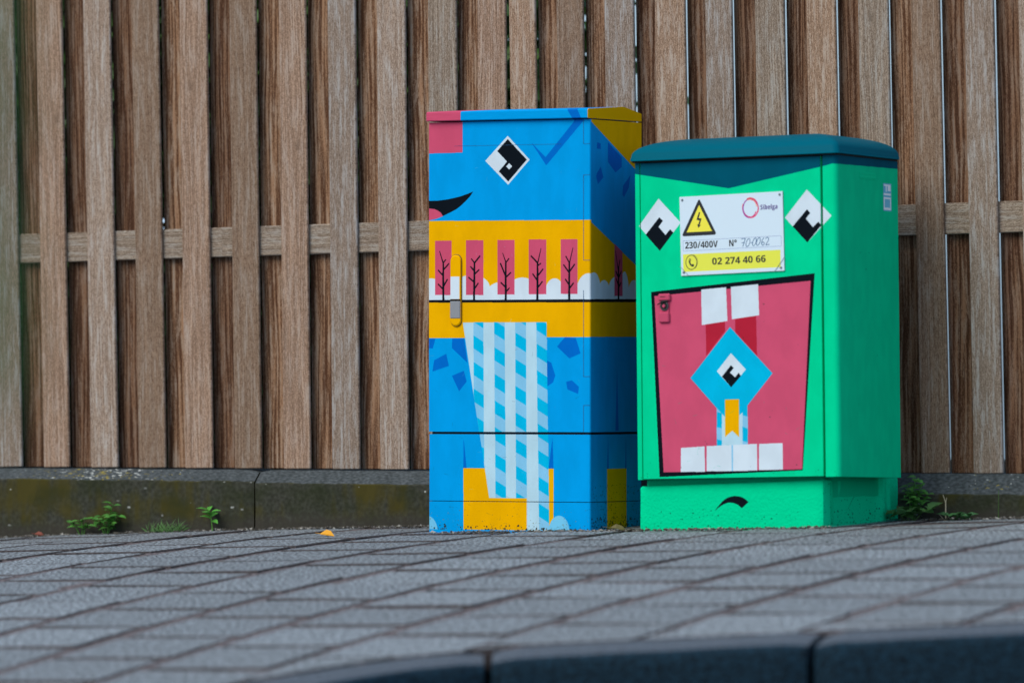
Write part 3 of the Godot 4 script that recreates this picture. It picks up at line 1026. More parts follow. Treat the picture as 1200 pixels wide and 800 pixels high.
func build_low_wall() -> void:
	var m := plain(Color.WHITE, 0.9)
	m.albedo_texture = wall_texture()
	m.metallic_specular = 0.2
	var wall := thing("low_wall", "low mossy stone wall of long chamfered blocks under the wooden fence", "wall", Vector3.ZERO)
	for b in [[-3.2, -1.289, 0.120, 0.116, 0.146, 0.0], [-1.284, 0.20, 0.112, 0.108, 0.146, 0.003], [0.204, 1.7, 0.099, 0.097, 0.149, -0.001], [1.704, 2.75, 0.099, 0.097, 0.150, 0.0]]:
		var st := begin()
		st.set_smooth_group(-1)
		var n := int((b[1] - b[0]) / 0.03)
		var rings := []
		for i in n + 1:
			var x := lerpf(b[0], b[1], float(i) / n)
			var arris := lerpf(b[2], b[3], float(i) / n) + rng.randf_range(-0.0015, 0.0015)
			var pinch := 0.006 if i == 0 or i == n else 0.0
			var j := func() -> float: return rng.randf_range(-0.002, 0.002)
			rings.append([Vector3(x, -0.06, WALL_Z + b[5] - pinch), Vector3(x, 0.03, WALL_Z + b[5] + j.call() - pinch), Vector3(x, arris - 0.004, WALL_Z + b[5] + j.call() - pinch), Vector3(x, arris + 0.001, WALL_Z + b[5] - 0.004 + j.call() - pinch), Vector3(x, b[4] - pinch, FENCE_Z + 0.006), Vector3(x, b[4] + 0.003 - pinch, FENCE_Z - 0.10), Vector3(x, -0.06, FENCE_Z - 0.10)])
		var vs := [0.0, 0.3, 0.585, 0.62, 0.97, 1.0, 1.0]
		for i in n:
			for k in 6:
				var quad_pts := [[i, k], [i + 1, k], [i + 1, k + 1], [i, k + 1]]
				var mid := Vector3(rings[i][0].x, 0.0, WALL_Z - 0.07)
				var uvs := func(p: Vector3) -> Vector2:
					var v: float = 1.0
					var best := 1e9
					for c in quad_pts:
						var dist: float = rings[c[0]][c[1]].distance_squared_to(p)
						if dist < best:
							best = dist
							v = vs[c[1]]
					return Vector2((p.x + 3.2) / 6.0, clampf(v, 0.005, 0.995))
				quad(st, rings[i][k], rings[i + 1][k], rings[i + 1][k + 1], rings[i][k + 1], mid, uvs)
		for e in [0, n]:
			var inner := Vector3((b[0] + b[1]) / 2.0, 0.0, WALL_Z - 0.07)
			for k in range(1, 6):
				tri(st, rings[e][0], rings[e][k], rings[e][k + 1], inner, func(p: Vector3) -> Vector2: return Vector2((p.x + 3.2) / 6.0, 0.3))
		part("stone_block", commit(st), m, wall)


# ------------------------------------------------------------------ fence
func board_mesh(w: float, h: float, t: float, along_x := false) -> ArrayMesh:
	var u0 := rng.randf_range(0.02, 0.05)
	var v0 := rng.randf_range(0.0, 0.4)
	var flip := 1.0 if rng.randf() < 0.5 else -1.0
	var uv := func(p: Vector3) -> Vector2:
		if along_x:
			return Vector2((p.y + p.z * 0.7) / 0.16 + u0 / 0.16, p.x / 2.3 + v0)
		return Vector2(0.5 + ((p.x + p.z * 0.7) * flip + u0 - 0.03) / 0.16, p.y / 2.3 + v0)
	if along_x:
		return box(Vector3(0, 0, -t), Vector3(w, h, 0), 0.0025, uv)
	return box(Vector3(-w / 2, 0, -t), Vector3(w / 2, h, 0), 0.0022, uv)


func build_fence() -> void:
	var fence := thing("wooden_fence", "tall weathered hardwood fence of upright boards in two layers with a rail between", "fence", Vector3(0, 0.15, 0))
	# foot position, width and lean of the front boards: a left panel, then a right panel
	var boards := [[-2.121, 0.095, 0.024], [-1.957, 0.085, 0.0218], [-1.799, 0.088, 0.0217], [-1.641, 0.087, 0.0205], [-1.489, 0.089, 0.0161], [-1.329, 0.085, 0.015], [-1.171, 0.085, 0.0134], [-1.016, 0.087, 0.0127], [-0.862, 0.089, 0.0095], [-0.704, 0.088, 0.0074], [-0.551, 0.087, 0.0063],
		[-0.443, 0.08, 0.0167], [-0.297, 0.081, 0.0167], [-0.147, 0.088, 0.0166], [0.008, 0.09, 0.0176], [0.155, 0.079, 0.0185], [0.309, 0.086, 0.0195], [0.462, 0.085, 0.0204], [0.616, 0.087, 0.0214], [0.77, 0.081, 0.0233], [0.924, 0.083, 0.0222], [1.078, 0.083, 0.0221]]
	for k in 6:
		boards.push_front([boards[0][0] - 0.161, 0.087, 0.023])
	for k in 7:
		boards.append([boards[boards.size() - 1][0] + 0.155, 0.084, 0.022])
	var t := 0.011
	var tr := 0.022
	var last := -1
	for b in boards:
		var pick := rng.randi() % 6
		if pick == last: pick = (pick + 1) % 6
		last = pick
		var o := part("front_board", board_mesh(b[1], 1.62 + rng.randf_range(-0.004, 0.004), t), mats.front_boards[pick], fence, Vector3(b[0], 0.0, FENCE_Z + rng.randf_range(-0.0015, 0.0015)))
		o.rotation.z = b[2]
	for i in boards.size() - 1:
		var a: Array = boards[i]
		var b: Array = boards[i + 1]
		var x0: float = a[0] + a[1] / 2 - (0.0128 if a[0] < -0.5 else 0.0088)
		var x1: float = b[0] - b[1] / 2 + 0.010
		if x1 - x0 < 0.05:
			continue
		var lean: float = (a[2] + b[2]) / 2
		var o := part("back_board", board_mesh(x1 - x0, 1.62, t), mats.back_boards[rng.randi() % 6], fence, Vector3((x0 + x1) / 2, 0.0, FENCE_Z - t - tr))
		o.rotation.z = lean
	for r in [[-3.15, -0.504, 0.0], [-0.492, 2.2, 0.0], [-3.15, -0.504, 0.82], [-0.492, 2.2, 0.82]]:
		var y: float = 0.7235 - 0.15 + (r[0] + 2.08) * 0.0175 + r[2]
		var o := part("rail", board_mesh(r[1] - r[0], 0.082, tr - 0.001, true), mats.front_boards[1], fence, Vector3(r[0], y, FENCE_Z - t - 0.0005))
		o.rotation.z = 0.0175
	for x in [-2.30, -0.497, 1.72]:
		part("post", box(Vector3(-0.02, -0.1, -0.06), Vector3(0.02, 1.62, 0.0), 0.003), plain(Color8(66, 72, 76), 0.6, 0.3), fence, Vector3(x, 0.0, FENCE_Z - t - tr - t - 0.002))


# ------------------------------------------------------------------ garden behind the fence, seen through the gaps
func build_garden() -> void:
	var st := begin()
	quad(st, Vector3(-60, 0.150, -80), Vector3(60, 0.150, -80), Vector3(60, 0.146, FENCE_Z - 0.09), Vector3(-60, 0.146, FENCE_Z - 0.09), Vector3(0, -50, 0))
	tag(part("garden_ground", commit(st), mats.soil, self), "", "", "", "structure")
	var wall := thing("garden_wall", "pale rendered garden wall seen as bright slits through the fence gaps", "wall", Vector3(-1.4, 0.15, -4.0))
	part("rendered_face", box(Vector3(-2.4, -0.1, -0.2), Vector3(3.4, 2.9, 0.0), 0.004), mats.render_white, wall)
	part("coping", box(Vector3(-2.45, 2.9, -0.24), Vector3(3.45, 2.96, 0.04), 0.008), mats.kerb_top, wall)
	var hedge := thing("garden_hedge", "leafy green hedge glimpsed through the gaps on the left of the fence", "hedge", Vector3(-3.0, 0.15, -1.5))
	var lv := begin()
	for i in 30000:
		var x := rng.randf_range(-0.5, 2.3)
		if x > 1.75 and rng.randf() < (x - 1.75) / 0.5:
			continue
		var p := Vector3(x, rng.randf_range(0.0, 2.2), rng.randf_range(-0.45, 0.35))
		var g := rng.randf_range(0.5, 1.2)
		add_leaf(lv, p, Vector3(rng.randf_range(-1, 1), rng.randf_range(-0.6, 0.8), rng.randf_range(-0.2, 1)), Vector3(rng.randf_range(-0.4, 0.4), 1, rng.randf_range(0, 0.8)), rng.randf_range(0.07, 0.12), rng.randf_range(0.045, 0.07), Color(0.045 * g, 0.11 * g, 0.02 * g))
	part("foliage", commit(lv), mats.leaf, hedge)
	for k in 7:
		var stem := begin()
		var x := -0.4 + k * 0.42
		add_tube(stem, Vector3(x, -0.05, -0.05), Vector3(x + rng.randf_range(-0.1, 0.1), 1.9, -0.05), 0.02, 0.008)
		part("stem", commit(stem), plain(Color8(70, 60, 46), 0.9), hedge)


# ------------------------------------------------------------------ sheet metal shells with a rounded right front edge
# Surfaces: front (with the rounded edge), right side, everything else.
func shell(lo: Vector3, hi: Vector3, r: float, mfront: Material, mside: Material, mrest: Material, org: Vector2, fsize: Vector2, ssize: Vector2, zf := 0.0) -> ArrayMesh:
	var c := (lo + hi) / 2.0
	var fuv := func(p: Vector3) -> Vector2: return Vector2((p.x - org.x) * 1000.0 / fsize.x, 1.0 - (p.y - org.y) * 1000.0 / fsize.y)
	var suv := func(p: Vector3) -> Vector2: return Vector2((zf - p.z) * 1000.0 / ssize.x, 1.0 - (p.y - org.y) * 1000.0 / ssize.y)
	var m := ArrayMesh.new()
	var st := SurfaceTool.new()
	st.begin(Mesh.PRIMITIVE_TRIANGLES)
	var e := 0.0015
	var cols := [[Vector2(lo.x, hi.z - e * 2), Vector2(-0.8, 0.6)], [Vector2(lo.x + e, hi.z), Vector2(0, 1)], [Vector2(hi.x - r, hi.z), Vector2(0, 1)]]
	for i in range(1, 7):
		var a := PI / 2 * (1.0 - i / 6.0)
		cols.append([Vector2(hi.x - r + cos(a) * r, hi.z - r + sin(a) * r), Vector2(cos(a), sin(a))])
	for i in cols.size() - 1:
		var q := []
		for s in [[i, hi.y], [i + 1, hi.y], [i + 1, lo.y], [i, lo.y]]:
			q.append([Vector3(cols[s[0]][0].x, s[1], cols[s[0]][0].y), Vector3(cols[s[0]][1].x, 0, cols[s[0]][1].y)])
		for k in [0, 1, 2, 0, 2, 3]:
			st.set_normal(q[k][1])
			st.set_uv(fuv.call(q[k][0]))
			st.add_vertex(q[k][0])
	st.commit(m)
	st = begin()
	quad(st, Vector3(hi.x, lo.y, hi.z - r), Vector3(hi.x, hi.y, hi.z - r), Vector3(hi.x, hi.y, lo.z), Vector3(hi.x, lo.y, lo.z), c, suv)
	st.generate_normals()
	st.commit(m)
	st = begin()
	var ring := [Vector2(lo.x, lo.z), Vector2(lo.x, hi.z - e * 2), Vector2(lo.x + e, hi.z)]
	for i in range(2, cols.size()): ring.append(cols[i][0])
	ring.append(Vector2(hi.x, lo.z))
	var mid := Vector2(c.x, c.z)
	for i in ring.size():
		var a: Vector2 = ring[i]
		var b: Vector2 = ring[(i + 1) % ring.size()]
		tri(st, Vector3(a.x, hi.y, a.y), Vector3(b.x, hi.y, b.y), Vector3(mid.x, hi.y, mid.y), c)
		tri(st, Vector3(a.x, lo.y, a.y), Vector3(b.x, lo.y, b.y), Vector3(mid.x, lo.y, mid.y), c)
	quad(st, Vector3(lo.x, lo.y, lo.z), Vector3(lo.x, hi.y, lo.z), Vector3(lo.x, hi.y, hi.z - e * 2), Vector3(lo.x, lo.y, hi.z - e * 2), c)
	quad(st, Vector3(lo.x, lo.y, lo.z), Vector3(lo.x, hi.y, lo.z), Vector3(hi.x, hi.y, lo.z), Vector3(hi.x, lo.y, lo.z), c)
	st.generate_normals()
	st.commit(m)
	m.surface_set_material(0, mfront)
	m.surface_set_material(1, mside)
	m.surface_set_material(2, mrest)
	return m


func lettering(words: String, bold: bool, at: Vector3, w: float, h: float, col: Color, parent: Node) -> void:
	var f := SystemFont.new()
	f.font_names = PackedStringArray(["Droid Sans"])
	f.font_weight = 700 if bold else 400
	var t := TextMesh.new()
	t.font = f
	t.text = words
	t.font_size = 64
	t.pixel_size = 0.001
	t.depth = 0.004
	t.horizontal_alignment = HORIZONTAL_ALIGNMENT_LEFT
	t.vertical_alignment = VERTICAL_ALIGNMENT_BOTTOM
	var box_ := t.get_aabb()
	var o := part("lettering", t, plain(col, 0.6), parent)
	var sx := w / box_.size.x
	var sy := h / box_.size.y
	o.scale = Vector3(sx, sy, 0.15)
	o.position = at - Vector3(box_.position.x * sx, box_.position.y * sy, 0.0)


# ------------------------------------------------------------------ blue cabinet
func build_blue_cabinet() -> void:
	var cab := thing("blue_cabinet", "tall blue and yellow street cabinet with an elephant face, tree row and striped cup", "cabinet", Vector3(-0.4865, 0, 0))
	var mf := paint_mat(paint_blue_front())
	var ms := paint_mat(paint_blue_side())
	var mr := painted(BLUE)
	var w := 0.4865
	var f := Vector2(487, 1090)
	var s := Vector2(300, 1090)
	var o2 := Vector2(0, 0)
	part("body", shell(Vector3(0, 0.2575, -0.285), Vector3(w, 1.0735, 0), 0.005, mf, ms, mr, o2, f, s), null, cab)
	part("lower_panel", shell(Vector3(0.0008, 0.0757, -0.2845), Vector3(w - 0.0008, 0.2510, -0.0012), 0.005, mf, ms, mr, o2, f, s), null, cab)
	part("plinth_panel", shell(Vector3(0.0008, -0.06, -0.2845), Vector3(w - 0.0006, 0.0738, -0.0008), 0.005, mf, ms, mr, o2, f, s), null, cab)
	part("inner_frame", box(Vector3(0.006, -0.05, -0.279), Vector3(w - 0.007, 1.0735, -0.008), 0.002), mats.dark, cab)
	# lid: a shallow gable with its ridge towards the back
	var x0 := 0.0005
	var x1 := w - 0.0005
	var prof := [Vector2(0.0105, 1.0765), Vector2(0.0125, 1.0785), Vector2(0.0125, 1.0985), Vector2(0.0075, 1.1015), Vector2(-0.18, 1.1125), Vector2(-0.192, 1.1122), Vector2(-0.286, 1.0980), Vector2(-0.288, 1.0955), Vector2(-0.288, 1.0775), Vector2(-0.286, 1.0765)]
	var lid_im := canvas(492, 40, BLUE)
	poly(lid_im, PINK, [-1, -1, 104, -1, 104, 50, -1, 50])
	poly(lid_im, DEEP_BLUE, [418, 50, 450, 50, 466, -1, 440, -1])
	var lid := ArrayMesh.new()
	var st := begin()
	var c := Vector3((x0 + x1) / 2, 1.09, -0.13)
	var uv := func(p: Vector3) -> Vector2: return Vector2((p.x - x0) / 0.492, clampf((1.1015 - p.y) / 0.026, 0.02, 0.98))
	for i in prof.size():
		var a: Vector2 = prof[i]
		var b: Vector2 = prof[(i + 1) % prof.size()]
		quad(st, Vector3(x0, a.y, a.x), Vector3(x1 - 0.0015, a.y, a.x), Vector3(x1 - 0.0015, b.y, b.x), Vector3(x0, b.y, b.x), c, uv)
		tri(st, Vector3(x0, a.y, a.x), Vector3(x0, b.y, b.x), Vector3(x0, 1.09, -0.13), c, uv)
	st.generate_normals()
	st.commit(lid)
	st = begin()
	for i in prof.size():
		var a: Vector2 = prof[i]
		var b: Vector2 = prof[(i + 1) % prof.size()]
		var mid := Vector2(-0.13, 1.09)
		var ai := a.lerp(mid, 0.012)
		var bi := b.lerp(mid, 0.012)
		quad(st, Vector3(x1 - 0.0015, a.y, a.x), Vector3(x1 - 0.0015, b.y, b.x), Vector3(x1, bi.y, bi.x), Vector3(x1, ai.y, ai.x), c)
		tri(st, Vector3(x1, ai.y, ai.x), Vector3(x1, bi.y, bi.x), Vector3(x1, 1.09, -0.13), c)
	st.generate_normals()
	st.commit(lid)
	lid.surface_set_material(0, paint_mat(lid_im))
	lid.surface_set_material(1, painted(YELLOW))
	tag(part("lid", lid, null, cab), "sloping lid painted pink, blue and yellow")
	# shade of the hinge-side door grooves, painted in as thin raised dark strips
	var shade_blue := plain(Color8(0, 72, 120), 0.7)
	for e in [[0.4655, 1.010, 0.4668, 1.0725], [0.4668, 1.0092, 0.4845, 1.0102], [0.4655, 0.928, 0.4845, 0.929], [0.4655, 0.706, 0.4668, 0.928], [0.4668, 0.7055, 0.4845, 0.7066], [0.4655, 0.403, 0.4668, 0.628], [0.4655, 0.402, 0.4845, 0.4032], [0.4655, 0.327, 0.4845, 0.3282], [0.4655, 0.258, 0.4668, 0.327], [0.078, 1.0100, 0.40, 1.0107]]:
		part("groove_shade", box(Vector3(e[0], e[1], -0.001), Vector3(e[2], e[3], 0.0006), 0.0002), shade_blue, cab)
	# recessed grip: a long rounded plate with a grey slider
	var grip := Node3D.new()
	grip.name = "handle"
	cab.add_child(grip)
	grip.position = Vector3(0.085, 0.6295, 0.0)
	part("rim", slab(round_outline(0, 0, 0.0172, 0.0958, 0.0171, 8), -0.001, 0.0016, 0.0005), plain(Color8(96, 76, 10), 0.6), grip)
	part("grip_plate", slab(round_outline(0, 0, 0.0155, 0.0938, 0.0154, 8), 0.0, 0.0062, 0.003), painted(YELLOW), grip)
	part("white_section", box(Vector3(-0.0152, -0.0232, 0.0), Vector3(0.0128, 0.037, 0.0065), 0.0008), painted(WHITE), grip)
	part("dark_band", box(Vector3(-0.0154, -0.0285, 0.0), Vector3(0.0152, -0.0230, 0.0068), 0.0006), painted(INK), grip)
	part("slider", box(Vector3(-0.0156, -0.0735, 0.0), Vector3(0.0150, -0.0280, 0.0080), 0.0016), mats.grey_plastic, grip)


# ------------------------------------------------------------------ green cabinet
func build_green_cabinet() -> void:
	var cab := thing("green_cabinet", "green street cabinet with domed teal lid and painted open mouth", "cabinet", Vector3(0.155, 0.1345, 0.03))
	cab.rotation = Vector3(-0.02, 0.0, 0.0215)
	var mf := paint_mat(paint_green_front())
	var ms := paint_mat(paint_green_side())
	var mr := painted(GREEN)
	var f := Vector2(600, 840)
	var s := Vector2(360, 840)
	var o2 := Vector2.ZERO
	part("left_post", shell(Vector3(0, 0, -0.35), Vector3(0.0143, 0.822, 0), 0.0015, mf, mr, painted(TEAL), o2, f, s), null, cab)  # unseen left side made teal to cut green bounce onto the blue cabinet
	part("door", shell(Vector3(0.0160, 0.002, -0.03), Vector3(0.5382, 0.8205, 0.0005), 0.0015, mf, mr, mr, o2, f, s), null, cab)
	part("side_panel", shell(Vector3(0.5432, 0, -0.358), Vector3(0.585, 0.822, 0), 0.014, mf, ms, mr, o2, f, s, 0.0), null, cab)
	part("inner_frame", box(Vector3(0.004, 0.001, -0.352), Vector3(0.575, 0.8255, -0.014), 0.002), mats.dark, cab)
	# domed lid
	var st := SurfaceTool.new()
	st.begin(Mesh.PRIMITIVE_TRIANGLES)
	st.set_smooth_group(0)
	var cx := 0.2925
	var cz := -0.173
	var hx := 0.3025
	var hz := 0.188
	var rows := [[0.006, 0.8255], [0.0, 0.8265], [-0.0005, 0.8325], [0.0008, 0.8345]]
	for k in 18:
		var q := pow((k + 1) / 18.0, 1.7)
		rows.append([0.0008 + q * 0.186, 0.8345 + 0.0535 * pow(1.0 - pow(1.0 - q, 2.3), 1.0 / 2.3)])
	var rings := []
	for row in rows:
		var ins: float = row[0]
		var o := round_outline(cx, cz, hx - ins, hz - minf(ins, hz - 0.003), maxf(0.003, 0.016 - ins * 0.1) if hz - ins > 0.02 else 0.0025, 5)
		var ring := []
		for p in o: ring.append(Vector3(p.x, row[1], p.y))
		rings.append(ring)
	var cnt: int = rings[0].size()
	var idx := 0
	for ring in rings:
		for p in ring: st.add_vertex(p)
	for i in rings.size() - 1:
		for k in cnt:
			var a := i * cnt + k
			var b := i * cnt + (k + 1) % cnt
			var pa: Vector3 = rings[i][k]
			var pb: Vector3 = rings[i][(k + 1) % cnt]
			var pc: Vector3 = rings[i + 1][k]
			var outward := (pb - pa).cross(pc - pa).dot(Vector3(pa.x - cx, 0.05, pa.z - cz)) < 0.0
			for e in ([a, b, a + cnt, b, b + cnt, a + cnt] if outward else [a, a + cnt, b, b, a + cnt, b + cnt]):
				st.add_index(e)
	st.generate_normals()
	var lid_mat := paint_mat(null, LID_TEAL)
	lid_mat.roughness = 0.45
	tag(part("lid", st.commit(), lid_mat, cab), "domed teal lid")
	part("lid_underside", box(Vector3(-0.004, 0.8225, -0.352), Vector3(0.588, 0.8262, 0.006), 0.001), mats.dark, cab)
	# plate with the warning
	var sign_ := Node3D.new()
	sign_.name = "warning_sign"
	cab.add_child(sign_)
	sign_.position = Vector3(0.1348, 0.5253, 0.001)
	sign_.rotation.z = 0.0152
	tag(sign_, "white plate with a yellow high voltage triangle and a telephone number")
	var sm := plain(Color.WHITE, 0.4)
	sm.albedo_texture = texture(paint_sign())
	var edge := plain(Color8(186, 200, 212), 0.5)
	part("plate", shell(Vector3(0, 0, 0), Vector3(0.300, 0.204, 0.0035), 0.001, sm, edge, edge, o2, Vector2(300, 204), Vector2(10, 204), 0.0035), null, sign_)
	for p in [[0.0095, 0.1955], [0.2915, 0.1960], [0.2905, 0.0080], [0.0090, 0.0085]]:
		var sc := CylinderMesh.new()
		sc.top_radius = 0.0026
		sc.bottom_radius = 0.0034
		sc.height = 0.002
		sc.radial_segments = 12
		var o := part("screw", sc, mats.steel, sign_, Vector3(p[0], p[1], 0.0045))
		o.rotation.x = PI / 2
	for e in [[-0.001, 0.024, 0.024, -0.001], [0.301, 0.034, 0.272, -0.001]]:
		var cst := begin()
		var a := Vector3(e[0], e[1], 0.0045)
		var b := Vector3(e[2], e[3], 0.0045)
		add_tube(cst, a, b, 0.0006, 0.0006, 6)
		part("corner_clip", commit(cst), plain(Color8(120, 134, 146), 0.5), sign_)
	lettering("230/400V", true, Vector3(0.0148, 0.0695, 0.0036), 0.0950, 0.0170, INK, sign_)
	lettering("N°", true, Vector3(0.1430, 0.0695, 0.0036), 0.0220, 0.0170, INK, sign_)
	lettering("02 274 40 66", true, Vector3(0.0925, 0.0245, 0.0036), 0.1545, 0.0178, INK, sign_)
	lettering("Sibelga", true, Vector3(0.2355, 0.1560, 0.0036), 0.0490, 0.0165, Color8(74, 44, 130), sign_)
	# lock
	var lock := Node3D.new()
	lock.name = "lock"
	cab.add_child(lock)
	lock.position = Vector3(0.0865, 0.4494, 0.0005)
	var pm := painted(PINK.darkened(0.06))
	part("upper_shield", box(Vector3(-0.0175, 0.0125, 0.0), Vector3(0.0175, 0.0310, 0.0085), 0.003), pm, lock)
	part("lower_shield", box(Vector3(-0.0165, -0.0440, 0.0), Vector3(0.0140, -0.0165, 0.0075), 0.003), pm, lock)
	part("shield_slot", box(Vector3(-0.011, 0.0215, 0.0082), Vector3(0.005, 0.0245, 0.0089), 0.0002), plain(Color8(120, 34, 56), 0.7), lock)
	part("bridge", box(Vector3(-0.009, -0.0170, 0.0), Vector3(0.012, 0.0130, 0.004), 0.001), pm, lock)
	var ring := TorusMesh.new()
	ring.inner_radius = 0.0085
	ring.outer_radius = 0.0125
	ring.rings = 24
	ring.ring_segments = 10
	part("lock_ring", ring, plain(Color8(70, 78, 80), 0.4, 0.5), lock, Vector3(0, -0.001, 0.005)).rotation.x = PI / 2
	var hole := CylinderMesh.new()
	hole.top_radius = 0.0098
	hole.bottom_radius = 0.0098
	hole.height = 0.005
	part("keyhole", hole, mats.dark, lock, Vector3(0, -0.001, 0.0045)).rotation.x = PI / 2
	var pin := CylinderMesh.new()
	pin.top_radius = 0.0046
	pin.bottom_radius = 0.0052
	pin.height = 0.004
	pin.radial_segments = 3
	part("triangle_pin", pin, pm, lock, Vector3(0, -0.001, 0.0085)).rotation.x = PI / 2
	var lever := begin()
	add_tube(lever, Vector3(-0.020, 0.003, 0.006), Vector3(-0.004, 0.010, 0.008), 0.0012, 0.0026)
	add_tube(lever, Vector3(-0.004, 0.010, 0.008), Vector3(0.012, 0.012, 0.008), 0.003, 0.0022)
	part("lock_lever", commit(lever), mats.dark, lock)
	# sticker and embossed plate on the right side
	var im := canvas(48, 72, Color8(96, 190, 220), 6.0)
	poly(im, Color8(240, 248, 252), [5, 69, 30, 69, 30, 65, 5, 65])
	poly(im, Color8(240, 248, 252), [15, 66, 21, 66, 21, 50, 15, 50])
	poly(im, Color8(240, 248, 252), [27, 69, 44, 69, 44, 52, 27, 52])
	poly(im, Color8(240, 248, 252), [3, 46, 45, 46, 45, 41, 3, 41])
	poly(im, Color8(240, 248, 252), [3, 36, 45, 36, 45, 3, 3, 3])
	poly(im, Color8(110, 196, 224), [8, 31, 40, 31, 40, 9, 8, 9])
	var stm := plain(Color.WHITE, 0.4)
	stm.albedo_texture = texture(im)
	var sst := begin()
	var q := [Vector3(0.5856, 0.690, -0.270), Vector3(0.5856, 0.762, -0.270), Vector3(0.5856, 0.762, -0.318), Vector3(0.5856, 0.690, -0.318)]
	quad(sst, q[0], q[1], q[2], q[3], Vector3(0.3, 0.7, -0.29), func(p: Vector3) -> Vector2: return Vector2((-0.270 - p.z) / 0.048, (0.762 - p.y) / 0.072))
	tag(part("sticker", commit(sst), stm, cab), "small pale blue and white sticker")
	for e in [[0.767, 0.785, 0.0009], [0.770, 0.7735, 0.0016], [0.7785, 0.782, 0.0016]]:
		part("embossed_plate", box(Vector3(0.584, e[0], -0.226), Vector3(0.585 + e[2], e[1], -0.131), 0.0006), mr, cab)
	# concrete base, in the cabinet's own leaning axes undone
	var base := Node3D.new()
	base.name = "concrete_base"
	cab.add_child(base)
	base.transform = cab.transform.affine_inverse()
	var bim := paint_mat(paint_base_front())
	bim.detail_enabled = false
	bim.roughness = 0.75
	bim.normal_enabled = true
	bim.normal_scale = 0.22
	var relief := noise_tex(0.05, 4, 90, Color.BLACK, Color.WHITE, 1216, FastNoiseLite.TYPE_SIMPLEX, true, 7.0)
	relief.width = 1856
	relief.height = 256
	bim.normal_texture = relief
	part("front_face", rough_base(), bim, base)
	part("neck", box(Vector3(0.162, 0.09, -0.395), Vector3(0.672, 0.156, -0.008), 0.003), painted(GREEN.darkened(0.12), 0.8), base)


# The cast base: a rough block with a rounded top edge and recessed panel on its right side.
func rough_base() -> ArrayMesh:
	var n := FastNoiseLite.new()
	n.frequency = 22.0
	n.fractal_octaves = 3
	var st := SurfaceTool.new()
	st.begin(Mesh.PRIMITIVE_TRIANGLES)
	st.set_smooth_group(0)
	var xl := 0.1455
	var xr := 0.6815
	var zf := 0.005
	var zb := -0.430
	# walk round the plan: left side, front, right side
	var plan := []
	for i in 9: plan.append([Vector2(xl, lerpf(zb, zf - 0.01, i / 8.0)), Vector2(-1, 0)])
	plan.append([Vector2(xl + 0.003, zf - 0.003), Vector2(-0.7, 0.7)])
	for i in 33: plan.append([Vector2(lerpf(xl + 0.012, xr - 0.010, i / 32.0), zf), Vector2(0, 1)])
	plan.append([Vector2(xr - 0.003, zf - 0.003), Vector2(0.7, 0.7)])
	for z in [-0.012, -0.025, -0.038, -0.046]: plan.append([Vector2(xr, z), Vector2(1, 0)])
	for z in [-0.050, -0.075, -0.1, -0.13, -0.16, -0.19, -0.22, -0.25, -0.28, -0.31, -0.335]: plan.append([Vector2(xr - 0.010, z), Vector2(1, 0)])
	for z in [-0.340, -0.355, -0.362]: plan.append([Vector2(xr - 0.001, z), Vector2(1, 0)])
	for z in [-0.366, -0.374]: plan.append([Vector2(xr - 0.007, z), Vector2(1, 0)])
	for z in [-0.378, -0.390, -0.41, -0.430]: plan.append([Vector2(xr, z), Vector2(1, 0)])
	var levels := [-0.06, 0.0, 0.015, 0.03, 0.05, 0.07, 0.09]
	var rows := levels.size() + 4
	var grid := []
	for e in plan:
		var p: Vector2 = e[0]
		var d: Vector2 = e[1]
		var top := 0.1175 + 0.042 * (p.x - xl)
		var col := []
		for k in rows:
			var y: float
			var ins := 0.0
			if k < levels.size():
				y = levels[k]
			else:
				var a: float = [0.15, 0.5, 0.85, 1.0][k - levels.size()] * PI / 2
				y = top - 0.008 + sin(a) * 0.008
				ins = (1.0 - cos(a)) * 0.008
				if k == rows - 1: ins = 0.03
			var bump := n.get_noise_3d(p.x, y, p.y) * 0.0022 + n.get_noise_3d(p.x * 4.0, y * 4.0, p.y * 4.0) * 0.0008
			var off := d * (bump - ins)
			col.append(Vector3(p.x + off.x, y, p.y + off.y))
		grid.append(col)
	for i in plan.size() - 1:
		var front: bool = plan[i][1].y > 0.5 and plan[i + 1][1].y > 0.5
		st.set_smooth_group(0 if front else (1 if plan[i][0].x < 0.4 else 2))
		for k in rows - 1:
			for e in [[0, 0], [0, 1], [1, 0], [1, 0], [0, 1], [1, 1]]:
				var p: Vector3 = grid[i + e[0]][k + e[1]]
				st.set_uv(Vector2(p.x / 1.16 if front else (0.70 + zf - p.z) / 1.16, clampf(1.0 - p.y / 0.16, 0.01, 0.99)))
				st.add_vertex(p)
	st.generate_normals()
	return st.commit()


